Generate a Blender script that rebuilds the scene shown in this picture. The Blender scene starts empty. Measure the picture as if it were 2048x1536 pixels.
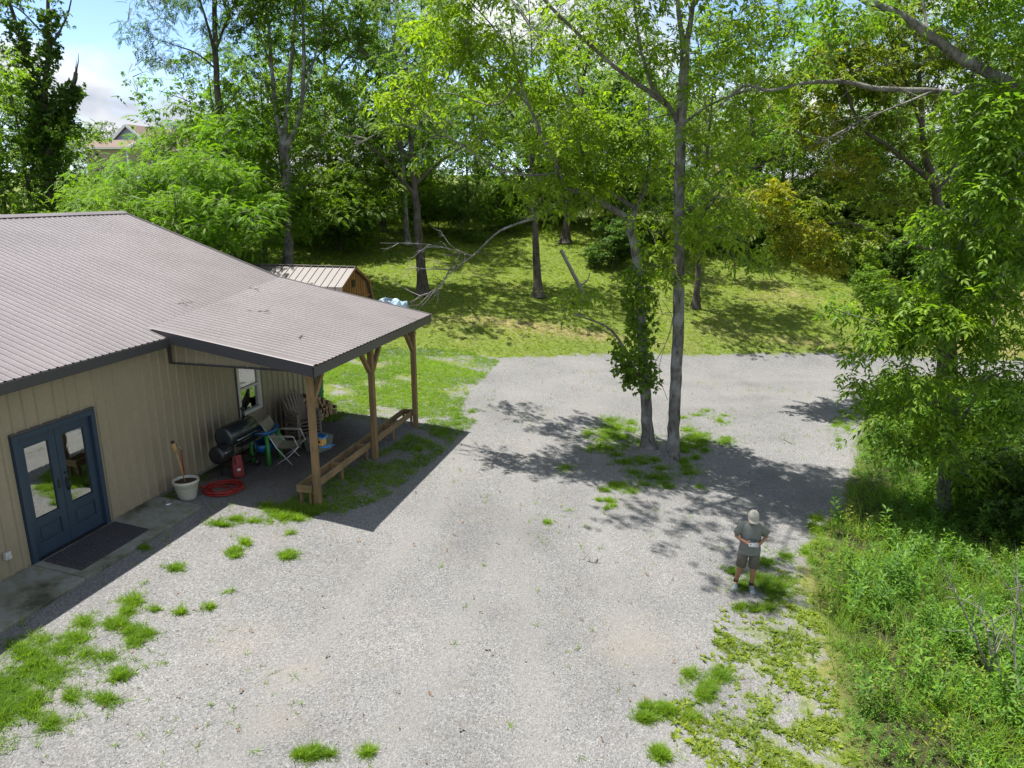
import bpy, math, random
import numpy as np
from mathutils import Vector, Matrix, Euler

random.seed(7)
rng = np.random.default_rng(7)
scene = bpy.context.scene
col = scene.collection
R = math.radians

# ------------------------------------------------------------------ camera
F_PX, PITCH, CAM_H = 1450.0, R(14.8), 5.75
cam_d = bpy.data.cameras.new('camera')
cam_d.sensor_width = 36.0
cam_d.lens = 36.0 * F_PX / 2048.0
cam_d.clip_start = 0.1
cam_d.clip_end = 4000
cam = bpy.data.objects.new('camera', cam_d)
col.objects.link(cam)
cam.location = (0, 0, CAM_H)
cam.rotation_euler = (R(90) - PITCH, 0, 0)
scene.camera = cam

# ------------------------------------------------------------------ sky and sun
SUN_EL = R(71.0)
SUN_AZ = (-0.93, 0.36)                  # horizontal direction towards the sun
world = bpy.data.worlds.new('World')
scene.world = world
world.use_nodes = True
wn, wl = world.node_tree.nodes, world.node_tree.links
wn.clear()
w_out = wn.new('ShaderNodeOutputWorld')
w_bg = wn.new('ShaderNodeBackground')
w_bg.inputs['Strength'].default_value = 0.145
w_sky = wn.new('ShaderNodeTexSky')
w_sky.sky_type = 'NISHITA'
w_sky.sun_disc = False
w_sky.sun_elevation = SUN_EL
w_sky.sun_rotation = math.atan2(SUN_AZ[0], SUN_AZ[1])
w_sky.air_density = 0.55
w_sky.dust_density = 0.05
w_sky.ozone_density = 1.2
w_tc = wn.new('ShaderNodeTexCoord')
w_div = wn.new('ShaderNodeVectorMath'); w_div.operation = 'MULTIPLY'; w_div.inputs[1].default_value = (1.0, 1.0, 2.1)
wl.new(w_tc.outputs['Generated'], w_div.inputs[0])
w_n1 = wn.new('ShaderNodeTexNoise'); w_n1.inputs['Scale'].default_value = 3.4
w_n1.inputs['Detail'].default_value = 9; w_n1.inputs['Roughness'].default_value = 0.52
w_n1.inputs['Distortion'].default_value = 0.25
wl.new(w_div.outputs[0], w_n1.inputs['Vector'])
w_r1 = wn.new('ShaderNodeValToRGB')
w_r1.color_ramp.elements[0].position = 0.44; w_r1.color_ramp.elements[0].color = (0, 0, 0, 1)
w_r1.color_ramp.elements[1].position = 0.55; w_r1.color_ramp.elements[1].color = (1, 1, 1, 1)
wl.new(w_n1.outputs['Fac'], w_r1.inputs[0])
w_n2 = wn.new('ShaderNodeTexNoise'); w_n2.inputs['Scale'].default_value = 6.5
w_n2.inputs['Detail'].default_value = 6
wl.new(w_div.outputs[0], w_n2.inputs['Vector'])
w_r2 = wn.new('ShaderNodeValToRGB')                # cloud brightness: grey bases and white tops
w_r2.color_ramp.elements[0].position = 0.36; w_r2.color_ramp.elements[0].color = (2.0, 2.2, 2.55, 1)
w_r2.color_ramp.elements[1].position = 0.56; w_r2.color_ramp.elements[1].color = (3.5, 3.54, 3.6, 1)
wl.new(w_n2.outputs['Fac'], w_r2.inputs[0])
w_mix = wn.new('ShaderNodeMixRGB')
wl.new(w_r1.outputs[0], w_mix.inputs[0]); wl.new(w_sky.outputs[0], w_mix.inputs[1]); wl.new(w_r2.outputs[0], w_mix.inputs[2])
wl.new(w_mix.outputs[0], w_bg.inputs['Color'])
wl.new(w_bg.outputs[0], w_out.inputs['Surface'])

sun_d = bpy.data.lights.new('sun', 'SUN')
sun_d.energy = 5.0
sun_d.angle = R(0.53)
sun_d.color = (1.0, 0.97, 0.92)
sun = bpy.data.objects.new('sun', sun_d)
col.objects.link(sun)
_h = math.hypot(*SUN_AZ)
_to = Vector((SUN_AZ[0] / _h * math.cos(SUN_EL), SUN_AZ[1] / _h * math.cos(SUN_EL), math.sin(SUN_EL)))
sun.rotation_euler = _to.to_track_quat('Z', 'Y').to_euler()

vs = scene.view_settings
vs.view_transform = 'Standard'; vs.look = 'None'; vs.gamma = 1.0
vs.exposure = 1.1
try: vs.use_curve_mapping = False
except Exception: pass
scene.cycles.max_bounces = 7
scene.cycles.diffuse_bounces = 4
scene.cycles.glossy_bounces = 2
scene.cycles.transmission_bounces = 4
scene.cycles.transparent_max_bounces = 4
scene.cycles.use_denoising = True
scene.cycles.sample_clamp_indirect = 6

# ------------------------------------------------------------------ pixels to places
CT, ST = math.cos(PITCH), math.sin(PITCH)
def ray(u, v):
    x = (u - 1024) / F_PX; y = -(v - 768) / F_PX
    return np.array([x, CT + y * ST, -ST + y * CT])
def at_depth(u, v, Y):
    d = ray(u, v); k = Y / d[1]
    return np.array([d[0] * k, Y, CAM_H + d[2] * k])

W0 = np.array([-7.293, 12.034, 0.0])                    # wall foot at the door's right jamb
E_ = np.array([0.25006, 0.96823, 0.0]); N_ = np.array([0.96823, -0.25006, 0.0])
B_ROT = -math.atan2(0.25006, 0.96823)                    # local x = away from wall, local y = along wall
def st_of(x, y):
    return (x - W0[0]) * N_[0] + (y - W0[1]) * N_[1], (x - W0[0]) * E_[0] + (y - W0[1]) * E_[1]
def W(s, t, z=0.0):
    p = W0 + s * N_ + t * E_
    return np.array([p[0], p[1], z])

def gz(x, y):
    x = np.asarray(x, float); y = np.asarray(y, float)
    s, t = st_of(x, y)
    z = np.interp(s, [-60, -1, 0, 1.2, 3.5, 7, 11, 14, 20, 60], [0.2, -.1, -.09, -.16, -.29, -.74, -1.33, -1.5, -1.65, -1.9])
    q = ((y - 26.8) - 0.214 * (x + .45)) / 1.0226
    # bank and rising lawn behind the drive
    rise = np.interp(q, [0, .4, 1.6, 3.2, 10, 20, 30, 60, 120, 400], [0, .04, .35, .75, 1.75, 3.6, 4.5, 6.2, 9.0, 12])
    z = z * np.interp(q, [0, 18], [1, .35]) + rise
    z = z + .05 * np.sin(x * .55 + 1.3) * np.sin(y * .43 + .5) * np.clip((np.abs(s - 4) - 4) / 6, 0, 1)
    z = z + .18 * np.sin(x * .23 + y * .11) * np.clip(q / 8, 0, 1)
    return z
def g1(x, y): return float(gz(x, y))
def hit(u, v):
    d = ray(u, v); k = 2.0
    while k < 400:
        p = np.array([0, 0, CAM_H]) + d * k
        if p[2] < g1(p[0], p[1]):
            lo, hi = k - .25, k
            for _ in range(14):
                m = (lo + hi) / 2; p = np.array([0, 0, CAM_H]) + d * m
                if p[2] < g1(p[0], p[1]): hi = m
                else: lo = m
            return p
        k += .25
    return np.array([0, 0, CAM_H]) + d * 150
def place(u, Y):
    z = 0.0
    for _ in range(6):
        X = (u - 1024) / F_PX * (Y * CT + (CAM_H - z) * ST); z = g1(X, Y)
    return np.array([X, Y, z])

# ------------------------------------------------------------------ materials
MATS = {}
def new_mat(name):
    m = bpy.data.materials.new(name); m.use_nodes = True
    nt = m.node_tree; b = nt.nodes['Principled BSDF']
    MATS[name] = m
    return m, nt.nodes, nt.links, b
def setv(b, **k):
    for n, v in k.items(): b.inputs[n.replace('_', ' ')].default_value = v
def c4(c): return (c[0], c[1], c[2], 1)
def noise(nd, lk, scale, detail=4, vec=None, rough=.55):
    n = nd.new('ShaderNodeTexNoise'); n.inputs['Scale'].default_value = scale
    n.inputs['Detail'].default_value = detail; n.inputs['Roughness'].default_value = rough
    if vec is not None: lk.new(vec, n.inputs['Vector'])
    return n
def ramp(nd, lk, src, stops):
    r = nd.new('ShaderNodeValToRGB'); el = r.color_ramp.elements
    while len(el) < len(stops): el.new(.5)
    for e, (p, c) in zip(el, stops): e.position = p; e.color = c4(c) if len(c) == 3 else c
    lk.new(src, r.inputs[0]); return r
def mixc(nd, lk, fac, a, b, mode='MIX'):
    m = nd.new('ShaderNodeMixRGB'); m.blend_type = mode
    for i, s in enumerate((fac, a, b)):
        if hasattr(s, 'links'): lk.new(s, m.inputs[i])
        elif isinstance(s, (int, float)): m.inputs[i].default_value = s
        else: m.inputs[i].default_value = c4(s)
    return m.outputs[0]
def mathn(nd, lk, op, a, b=None, clamp=False):
    m = nd.new('ShaderNodeMath'); m.operation = op; m.use_clamp = clamp
    for i, s in enumerate((a, b)):
        if s is None: continue
        if hasattr(s, 'links'): lk.new(s, m.inputs[i])
        else: m.inputs[i].default_value = s
    return m.outputs[0]
def bump(nd, lk, b, h, strength, dist):
    n = nd.new('ShaderNodeBump'); n.inputs['Strength'].default_value = strength; n.inputs['Distance'].default_value = dist
    lk.new(h, n.inputs['Height']); lk.new(n.outputs[0], b.inputs['Normal'])
def wpos(nd): return nd.new('ShaderNodeNewGeometry').outputs['Position']
def opos(nd): return nd.new('ShaderNodeTexCoord').outputs['Object']
def scaled(nd, lk, v, s):
    m = nd.new('ShaderNodeVectorMath'); m.operation = 'MULTIPLY'; lk.new(v, m.inputs[0]); m.inputs[1].default_value = s
    return m.outputs[0]

def simple(name, c, rough=.6, metal=0, var=.12, scale=6, spec=.4, bmp=0, stretch=(1, 1, 1)):
    m, nd, lk, b = new_mat(name)
    v = scaled(nd, lk, opos(nd), stretch)
    n = noise(nd, lk, scale, 5, v)
    lo = tuple(x * (1 - var) for x in c); hi = tuple(min(1, x * (1 + var)) for x in c)
    r = ramp(nd, lk, n.outputs['Fac'], [(.3, lo), (.7, hi)])
    lk.new(r.outputs[0], b.inputs['Base Color'])
    setv(b, Roughness=rough, Metallic=metal); b.inputs['Specular IOR Level'].default_value = spec
    if bmp: bump(nd, lk, b, n.outputs['Fac'], bmp, .01)
    return m

def wood(name, c, dark=.62, rough=.8, along='y'):
    m, nd, lk, b = new_mat(name)
    st = {'x': (.6, 9, 9), 'y': (9, .6, 9), 'z': (9, 9, .6)}[along]
    v = scaled(nd, lk, opos(nd), st)
    n = noise(nd, lk, 4, 7, v, .65)
    n2 = noise(nd, lk, 1.3, 3, opos(nd))
    r = ramp(nd, lk, n.outputs['Fac'], [(.28, tuple(x * dark for x in c)), (.55, c), (.8, tuple(min(1, x * 1.18) for x in c))])
    g = ramp(nd, lk, n2.outputs['Fac'], [(.35, (.72, .74, .76)), (.65, (1.08, 1.03, 1))])
    lk.new(mixc(nd, lk, 1.0, r.outputs[0], g.outputs[0], 'MULTIPLY'), b.inputs['Base Color'])
    setv(b, Roughness=rough); b.inputs['Specular IOR Level'].default_value = .25
    bump(nd, lk, b, n.outputs['Fac'], .35, .006)
    return m

def leaf_mat(name, spread=.5, trans=.5, rough=.5):
    """leaf colour = the object's own colour, varied leaf by leaf"""
    m, nd, lk, b = new_mat(name)
    oi = nd.new('ShaderNodeObjectInfo'); ge = nd.new('ShaderNodeNewGeometry')
    rr = ramp(nd, lk, ge.outputs['Random Per Island'], [(0, (.45, .58, .6)), (.4, (.92, .95, .9)), (.78, (1.25, 1.2, .85)), (1, (1.6, 1.45, .8))])
    n = noise(nd, lk, .55, 3, wpos(nd))
    rn = ramp(nd, lk, n.outputs['Fac'], [(.35, (.80, .87, .95)), (.68, (1.14, 1.12, .85))])
    c = mixc(nd, lk, spread * 1.6 if spread < .6 else 1.0, oi.outputs['Color'], mixc(nd, lk, 1, oi.outputs['Color'], rr.outputs[0], 'MULTIPLY'))
    c = mixc(nd, lk, 1, c, rn.outputs[0], 'MULTIPLY')
    lk.new(c, b.inputs['Base Color'])
    setv(b, Roughness=rough); b.inputs['Specular IOR Level'].default_value = .28
    t = nd.new('ShaderNodeBsdfTranslucent')
    lk.new(mixc(nd, lk, 1, c, (1.35, 1.5, .5), 'MULTIPLY'), t.inputs['Color'])
    mx = nd.new('ShaderNodeMixShader'); mx.inputs[0].default_value = trans
    lk.new(b.outputs[0], mx.inputs[1]); lk.new(t.outputs[0], mx.inputs[2])
    lk.new(mx.outputs[0], nd['Material Output'].inputs['Surface'])
    return m
leaf_mat('leaf', .55)
leaf_mat('grass', .55, .5, .55)

def bark(name, c, c2):
    m, nd, lk, b = new_mat(name)
    v = scaled(nd, lk, wpos(nd), (1, 1, .28))
    n = noise(nd, lk, 14, 8, v, .7)
    n2 = noise(nd, lk, 2.2, 4, wpos(nd))
    r = ramp(nd, lk, n.outputs['Fac'], [(.36, tuple(x * .35 for x in c)), (.52, c), (.7, tuple(x * 1.25 for x in c))])
    r2 = ramp(nd, lk, n2.outputs['Fac'], [(.48, (0, 0, 0)), (.62, (1, 1, 1))])
    lk.new(mixc(nd, lk, mathn(nd, lk, 'MULTIPLY', r2.outputs[0], .55), r.outputs[0], c2), b.inputs['Base Color'])
    setv(b, Roughness=.9); b.inputs['Specular IOR Level'].default_value = .15
    bump(nd, lk, b, n.outputs['Fac'], 1.0, .05)
bark('bark_grey', (.16, .145, .125), (.36, .35, .32))
bark('bark_dark', (.085, .07, .055), (.13, .12, .095))
bark('bark_dead', (.30, .27, .235), (.22, .18, .15))

def ground_mat():
    m, nd, lk, b = new_mat('ground')
    P = wpos(nd)
    def attr(n):
        a = nd.new('ShaderNodeAttribute'); a.attribute_name = n; return a.outputs['Fac']
    # gravel
    def vor(scale, feat='F1'):
        v = nd.new('ShaderNodeTexVoronoi'); v.inputs['Scale'].default_value = scale; v.feature = feat
        lk.new(P, v.inputs['Vector']); return v
    v1 = vor(48); v2 = vor(105)
    bw = nd.new('ShaderNodeRGBToBW'); lk.new(v1.outputs['Color'], bw.inputs[0])
    bw2 = nd.new('ShaderNodeRGBToBW'); lk.new(v2.outputs['Color'], bw2.inputs[0])
    ch = mathn(nd, lk, 'ADD', mathn(nd, lk, 'MULTIPLY', bw.outputs[0], .55), mathn(nd, lk, 'MULTIPLY', bw2.outputs[0], .45))
    st = ramp(nd, lk, ch, [(.12, (.066, .066, .067)), (.32, (.120, .119, .118)), (.5, (.160, .158, .155)), (.7, (.203, .200, .196)), (.95, (.34, .337, .33))])
    big = noise(nd, lk, .42, 5, P, .6)
    tone = ramp(nd, lk, big.outputs['Fac'], [(.28, (.80, .79, .775)), (.5, (1.02, 1.01, .99)), (.72, (1.18, 1.155, 1.12))])
    grav = mixc(nd, lk, 1, st.outputs[0], tone.outputs[0], 'MULTIPLY')
    mid = noise(nd, lk, 2.3, 6, P, .65)
    dirt = ramp(nd, lk, mid.outputs['Fac'], [(.52, (0, 0, 0)), (.72, (1, 1, 1))])
    grav = mixc(nd, lk, mathn(nd, lk, 'MULTIPLY', dirt.outputs[0], .38), grav, (.165, .145, .118))
    trk = mathn(nd, lk, 'MULTIPLY', attr('track'), mathn(nd, lk, 'ADD', .25, mid.outputs['Fac']), True)
    grav = mixc(nd, lk, mathn(nd, lk, 'MULTIPLY', trk, .5), grav, (.200, .192, .180))
    sandn = mathn(nd, lk, 'MULTIPLY', attr('sand'), mathn(nd, lk, 'ADD', .45, mid.outputs['Fac']), True)
    grav = mixc(nd, lk, mathn(nd, lk, 'MULTIPLY', sandn, .34), grav, (.235, .21, .165))
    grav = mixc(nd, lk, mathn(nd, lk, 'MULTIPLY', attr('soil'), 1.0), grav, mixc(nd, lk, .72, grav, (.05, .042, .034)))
    # turf
    fine = noise(nd, lk, 9, 6, P, .7)
    gr = ramp(nd, lk, fine.outputs['Fac'], [(.3, (.055, .075, .016)), (.5, (.11, .145, .026)), (.72, (.17, .195, .045))])
    patch = noise(nd, lk, .33, 4, P)
    dryp = mathn(nd, lk, 'ADD', attr('dry'), mathn(nd, lk, 'MULTIPLY', mathn(nd, lk, 'SUBTRACT', patch.outputs['Fac'], .55), 1.4), True)
    gr2 = mixc(nd, lk, dryp, gr.outputs[0], ramp(nd, lk, fine.outputs['Fac'], [(.3, (.14, .09, .05)), (.7, (.32, .24, .13))]).outputs[0])
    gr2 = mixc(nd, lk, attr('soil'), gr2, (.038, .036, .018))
    gm = mathn(nd, lk, 'ADD', attr('gravel'), mathn(nd, lk, 'MULTIPLY', mathn(nd, lk, 'SUBTRACT', mid.outputs['Fac'], .5), 1.3))
    gm = ramp(nd, lk, gm, [(.38, (0, 0, 0)), (.6, (1, 1, 1))]).outputs[0]
    lk.new(mixc(nd, lk, gm, gr2, grav), b.inputs['Base Color'])
    setv(b, Roughness=.92); b.inputs['Specular IOR Level'].default_value = .15
    hh = mathn(nd, lk, 'ADD', v1.outputs['Distance'], mathn(nd, lk, 'MULTIPLY', ch, .55))
    bump(nd, lk, b, hh, .5, .02)
    return m
ground_mat()

def metal_sheet(name, c, rough, dirt, dcol):
    m, nd, lk, b = new_mat(name)
    n = noise(nd, lk, .8, 6, wpos(nd), .6); n2 = noise(nd, lk, 14, 4, wpos(nd))
    r = ramp(nd, lk, n.outputs['Fac'], [(.35, (0, 0, 0)), (.75, (dirt, dirt, dirt))])
    c1 = mixc(nd, lk, r.outputs[0], c, dcol)
    r2 = ramp(nd, lk, n2.outputs['Fac'], [(.3, (.93, .93, .93)), (.7, (1.05, 1.05, 1.05))])
    lk.new(mixc(nd, lk, 1, c1, r2.outputs[0], 'MULTIPLY'), b.inputs['Base Color'])
    setv(b, Roughness=rough, Metallic=0.0); b.inputs['Specular IOR Level'].default_value = .45
metal_sheet('wall_metal', (.295, .245, .165), .45, .3, (.20, .162, .105))
metal_sheet('roof_metal', (.170, .149, .146), .42, .7, (.120, .105, .102))
metal_sheet('trim_metal', (.055, .050, .052), .4, .3, (.07, .066, .063))
metal_sheet('shed_roof_metal', (.125, .105, .094), .5, .3, (.16, .14, .13))
def concrete():
    m, nd, lk, b = new_mat('concrete')
    n = noise(nd, lk, 1.3, 6, wpos(nd), .62); n2 = noise(nd, lk, 30, 4, wpos(nd))
    r = ramp(nd, lk, n.outputs['Fac'], [(.36, (.05, .05, .028)), (.46, (.14, .14, .10)), (.56, (.20, .205, .175)), (.68, (.12, .115, .045))])
    r2 = ramp(nd, lk, n2.outputs['Fac'], [(.3, (.85, .85, .85)), (.7, (1.1, 1.1, 1.1))])
    lk.new(mixc(nd, lk, 1, r.outputs[0], r2.outputs[0], 'MULTIPLY'), b.inputs['Base Color'])
    setv(b, Roughness=.85); bump(nd, lk, b, n2.outputs['Fac'], .25, .004)
concrete()
wood('lumber', (.25, .165, .080), along='z'); wood('lumber_long', (.26, .18, .095), along='y'); wood('lumber_cross', (.28, .185, .092), along='x')
wood('shed_wood', (.34, .17, .055), along='z'); wood('shed_trim', (.30, .15, .05), along='z')
wood('log_bark', (.13, .09, .06), along='y'); wood('log_cut', (.50, .33, .18), along='z')
wood('feeder_wood', (.62, .36, .10), along='z')
simple('door_paint', (.022, .040, .066), .42, var=.1, spec=.5)
simple('black_metal', (.014, .014, .016), .35, var=.3, spec=.5)
simple('black_gloss', (.02, .024, .028), .22, var=.2, spec=.6)
simple('steel', (.45, .45, .45), .3, .9)
simple('brass', (.45, .36, .2), .4, .8)
simple('white_vinyl', (.55, .53, .46), .5, var=.05)
simple('pot_glaze', (.46, .44, .36), .5, var=.08)
simple('soil', (.055, .032, .022), .95, var=.4, scale=25, bmp=.6)
simple('hose_red', (.28, .022, .016), .45, var=.15)
simple('mat_rubber', (.045, .043, .045), .9, var=.35, scale=30, bmp=.5)
simple('blue_plastic', (.01, .085, .22), .4)
simple('green_plastic', (.035, .19, .03), .45)
simple('teal_plastic', (.008, .14, .085), .45)
simple('tan_fabric', (.22, .20, .14), .9, var=.15, scale=20)
simple('chair_plastic', (.18, .145, .11), .55)
simple('tote_plastic', (.17, .19, .155), .6)
simple('bag_paper', (.20, .03, .028), .7, var=.25)
simple('bag_print', (.6, .58, .55), .7)
simple('solar_blue', (.015, .06, .16), .25)
simple('feeder_blue', (.05, .22, .52), .5)
simple('bamboo', (.36, .22, .09), .7, var=.25, scale=15)
simple('tarp', (.22, .30, .37), .4, var=.2)
simple('siding_blue', (.25, .33, .42), .7, var=.04); simple('siding_tan', (.30, .25, .17), .7, var=.04)
simple('shingle', (.16, .11, .09), .9, var=.3, scale=30); simple('house_trim', (.75, .75, .74), .6, var=.03)
simple('skin', (.30, .155, .088), .55, var=.08); simple('shirt', (.165, .17, .148), .9, var=.08, scale=14, bmp=.3)
simple('shorts', (.115, .102, .084), .9, var=.12, scale=16); simple('shoe', (.16, .20, .22), .8); simple('shoe_sole', (.55, .53, .49), .8)
simple('cap', (.40, .365, .295), .85, var=.06); simple('sock', (.02, .02, .022), .9); simple('hair', (.06, .035, .02), .7)
simple('gravel_stone', (.20, .195, .187), .9, var=.6, scale=9); simple('controller_grey', (.2, .21, .22), .5)
simple('dead_leaf', (.15, .085, .045), .8, var=.4, scale=3)
simple('galvanised', (.5, .5, .48), .45, .3)
simple('void_dark', (.012, .013, .012), .9)
def glass():
    m, nd, lk, b = new_mat('window_glass')
    setv(b, Roughness=.03, Metallic=1.0); b.inputs['Base Color'].default_value = (.42, .44, .43, 1)
    b.inputs['IOR'].default_value = 1.9
    b.inputs['Specular IOR Level'].default_value = 1.0
    n = noise(nd, lk, 2.5, 3, wpos(nd)); bump(nd, lk, b, n.outputs['Fac'], .05, .02)
glass()

# ------------------------------------------------------------------ mesh helpers
def mesh_np(name, V, F, smooth=False):
    """V (n,3), F (m,k) of one polygon size"""
    me = bpy.data.meshes.new(name)
    V = np.asarray(V, np.float32); F = np.asarray(F, np.int32)
    m, k = F.shape
    me.vertices.add(len(V)); me.vertices.foreach_set('co', V.ravel())
    me.loops.add(m * k); me.loops.foreach_set('vertex_index', F.ravel())
    me.polygons.add(m)
    me.polygons.foreach_set('loop_start', np.arange(m, dtype=np.int32) * k)
    me.polygons.foreach_set('loop_total', np.full(m, k, np.int32))
    if smooth: me.polygons.foreach_set('use_smooth', np.ones(m, bool))
    me.update(calc_edges=True)
    return me
def link(name, me, mat=None, parent=None, color=None):
    o = bpy.data.objects.new(name, me); col.objects.link(o)
    if mat and me is not None and len(me.materials) == 0: me.materials.append(MATS[mat])
    if parent is not None: o.parent = parent
    if color: o.color = c4(color)
    return o
def empty(name, loc=(0, 0, 0), rz=0, parent=None):
    o = bpy.data.objects.new(name, None); col.objects.link(o)
    o.empty_display_size = .2
    o.location = loc; o.rotation_euler = (0, 0, rz)
    if parent is not None: o.parent = parent
    return o
def tag(o, label=None, cat=None, group=None, kind=None):
    if label: o['label'] = label
    if cat: o['category'] = cat
    if group: o['group'] = group
    if kind: o['kind'] = kind
    return o

class MB:
    def __init__(s): s.v = []; s.f = []; s.smooth = []
    def add(s, V, F, smooth=False):
        b = len(s.v); s.v += [tuple(map(float, p)) for p in V]
        s.f += [tuple(int(i) + b for i in f) for f in F]; s.smooth += [smooth] * len(F)
        return s
    def box(s, c, d, rot=None, bev=0.0):
        x, y, z = d[0] / 2, d[1] / 2, d[2] / 2
        if bev > 0:
            b = min(bev, x * .45, y * .45, z * .45); V = []; F = []
            P = {}
            for sx in (-1, 1):
                for sy in (-1, 1):
                    for sz in (-1, 1):
                        P[sx, sy, sz, 0] = len(V); V.append((sx * x, sy * (y - b), sz * (z - b)))
                        P[sx, sy, sz, 1] = len(V); V.append((sx * (x - b), sy * y, sz * (z - b)))
                        P[sx, sy, sz, 2] = len(V); V.append((sx * (x - b), sy * (y - b), sz * z))
            def q(*k): F.append([P[i] for i in k])
            for g in (-1, 1):
                o = [(-1, -1), (1, -1), (1, 1), (-1, 1)]
                if g < 0: o = o[::-1]
                q(*[(g, a, c_, 0) for a, c_ in o]); q(*[(a, g, c_, 1) for a, c_ in o[::-1]]); q(*[(a, c_, g, 2) for a, c_ in o])
            for a in (-1, 1):
                for c_ in (-1, 1):
                    q((a, c_, -1, 0), (a, c_, 1, 0), (a, c_, 1, 1), (a, c_, -1, 1))
                    q((a, -1, c_, 0), (a, 1, c_, 0), (a, 1, c_, 2), (a, -1, c_, 2))
                    q((-1, a, c_, 1), (1, a, c_, 1), (1, a, c_, 2), (-1, a, c_, 2))
                    for e in (-1, 1): q((a, c_, e, 0), (a, c_, e, 1), (a, c_, e, 2))
        else:
            V = [(i * x, j * y, k * z) for i in (-1, 1) for j in (-1, 1) for k in (-1, 1)]
            F = [(0, 1, 3, 2), (4, 6, 7, 5), (0, 4, 5, 1), (2, 3, 7, 6), (0, 2, 6, 4), (1, 5, 7, 3)]
        M = Matrix.Identity(3) if rot is None else (rot.to_matrix() if hasattr(rot, 'to_matrix') else rot)
        c = Vector(c)
        return s.add([M @ Vector(p) + c for p in V], F)
    def beam(s, a, b, w, h, bev=0.0, up=(0, 0, 1)):
        a, b = Vector(a), Vector(b); d = (b - a); L = d.length; d.normalize()
        u = Vector(up)
        if abs(d.dot(u)) > .98: u = Vector((1, 0, 0))
        sx = u.cross(d).normalized(); uz = d.cross(sx)
        M = Matrix((sx, d, uz)).transposed()
        return s.box((a + b) / 2, (w, L, h), M, bev)
    def tube(s, pts, rad, n=8, cap=True, smooth=True, closed=False):
        pts = [Vector(p) for p in pts]; m = len(pts)
        if not hasattr(rad, '__len__'): rad = [rad] * m
        V = []; F = []; ref = None
        for i, p in enumerate(pts):
            d = (pts[(i + 1) % m] - pts[i - 1]) if closed else (pts[min(i + 1, m - 1)] - pts[max(i - 1, 0)])
            if d.length < 1e-9: d = Vector((0, 0, 1))
            d.normalize()
            if ref is None: ref = Vector((1, 0, 0)) if abs(d.x) < .8 else Vector((0, 1, 0))
            a = (ref - d * ref.dot(d)).normalized(); b = d.cross(a); ref = a
            for k in range(n):
                t = 2 * math.pi * k / n
                V.append(p + (a * math.cos(t) + b * math.sin(t)) * rad[i])
        for i in range(m if closed else m - 1):
            for k in range(n):
                i2 = (i + 1) % m
                F.append((i * n + k, i * n + (k + 1) % n, i2 * n + (k + 1) % n, i2 * n + k))
        if cap and not closed:
            F.append(tuple(range(n))[::-1]); F.append(tuple((m - 1) * n + k for k in range(n)))
        return s.add(V, F, smooth)
    def lathe(s, prof, n=24, c=(0, 0, 0), smooth=True, sx=1, sy=1):
        V = []; F = []
        for r, z in prof:
            for k in range(n):
                t = 2 * math.pi * k / n; V.append((c[0] + r * math.cos(t) * sx, c[1] + r * math.sin(t) * sy, c[2] + z))
        for i in range(len(prof) - 1):
            for k in range(n):
                F.append((i * n + k, i * n + (k + 1) % n, (i + 1) * n + (k + 1) % n, (i + 1) * n + k))
        return s.add(V, F, smooth)
    def mesh(s, name):
        me = bpy.data.meshes.new(name); me.from_pydata(s.v, [], s.f)
        me.polygons.foreach_set('use_smooth', np.array(s.smooth, bool)); me.update()
        return me
    def build(s, name, mat, parent=None):
        return link(name, s.mesh(name), mat, parent)
def Bx(c, d, rot=None, bev=0.0): return MB().box(c, d, rot, bev)

# ------------------------------------------------------------------ ground: regions from the photograph, laid on the terrain
def poly_world(pts): return np.array([hit(u, v)[:2] for u, v in pts])
def inside(P, x, y):
    r = np.zeros(x.shape, bool); n = len(P)
    for i in range(n):
        x1, y1 = P[i]; x2, y2 = P[(i + 1) % n]
        c = ((y1 > y) != (y2 > y)) & (x < (x2 - x1) * (y - y1) / (y2 - y1 + 1e-12) + x1)
        r ^= c
    return r
def sdist(P, x, y):
    d = np.full(x.shape, 1e9); n = len(P)
    for i in range(n):
        a = P[i]; b = P[(i + 1) % n]; ab = b - a; L = (ab ** 2).sum() + 1e-12
        t = np.clip(((x - a[0]) * ab[0] + (y - a[1]) * ab[1]) / L, 0, 1)
        d = np.minimum(d, np.hypot(x - a[0] - t * ab[0], y - a[1] - t * ab[1]))
    return np.where(inside(P, x, y), d, -d)

G_PX = [(700, 722), (780, 700), (880, 700), (1000, 716), (1200, 708), (1450, 709), (1700, 707), (1900, 712), (2048, 722), (2400, 740),
        (2400, 792), (2048, 762), (1900, 752), (1760, 752), (1735, 800), (1722, 850), (1705, 930), (1690, 1000), (1640, 1060), (1605, 1120),
        (1590, 1180), (1600, 1300), (1600, 1400), (1590, 1536)]
G_POLY = np.vstack([poly_world(G_PX), [[3.2, 3.0], [3.0, -8], [-9.5, -8], [-10.4, 3.0]], [W(0.3, -4)[:2], W(.3, 7.2)[:2]]])
WEED_PX = [(1760, 752), (1735, 800), (1722, 850), (1705, 930), (1690, 1000), (1640, 1060), (1610, 1120), (1625, 1200), (1660, 1280), (1665, 1380), (1680, 1450), (1690, 1536)]
WEED_POLY = np.vstack([poly_world(WEED_PX), [[4.6, 3.0], [14, 3.0], [24, 12], [22, 19]], poly_world([(2048, 800), (1900, 775)])])
SPARSE_PX = [(1500, 1165), (1440, 1215), (1420, 1290), (1385, 1340), (1400, 1390), (1290, 1420), (1330, 1480), (1420, 1536)]
SPARSE_POLY = np.vstack([poly_world(SPARSE_PX), [[2.3, 5.6], [4.6, 5.4]], poly_world([(1690, 1480), (1670, 1380), (1660, 1280), (1625, 1200), (1600, 1120)])])

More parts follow.
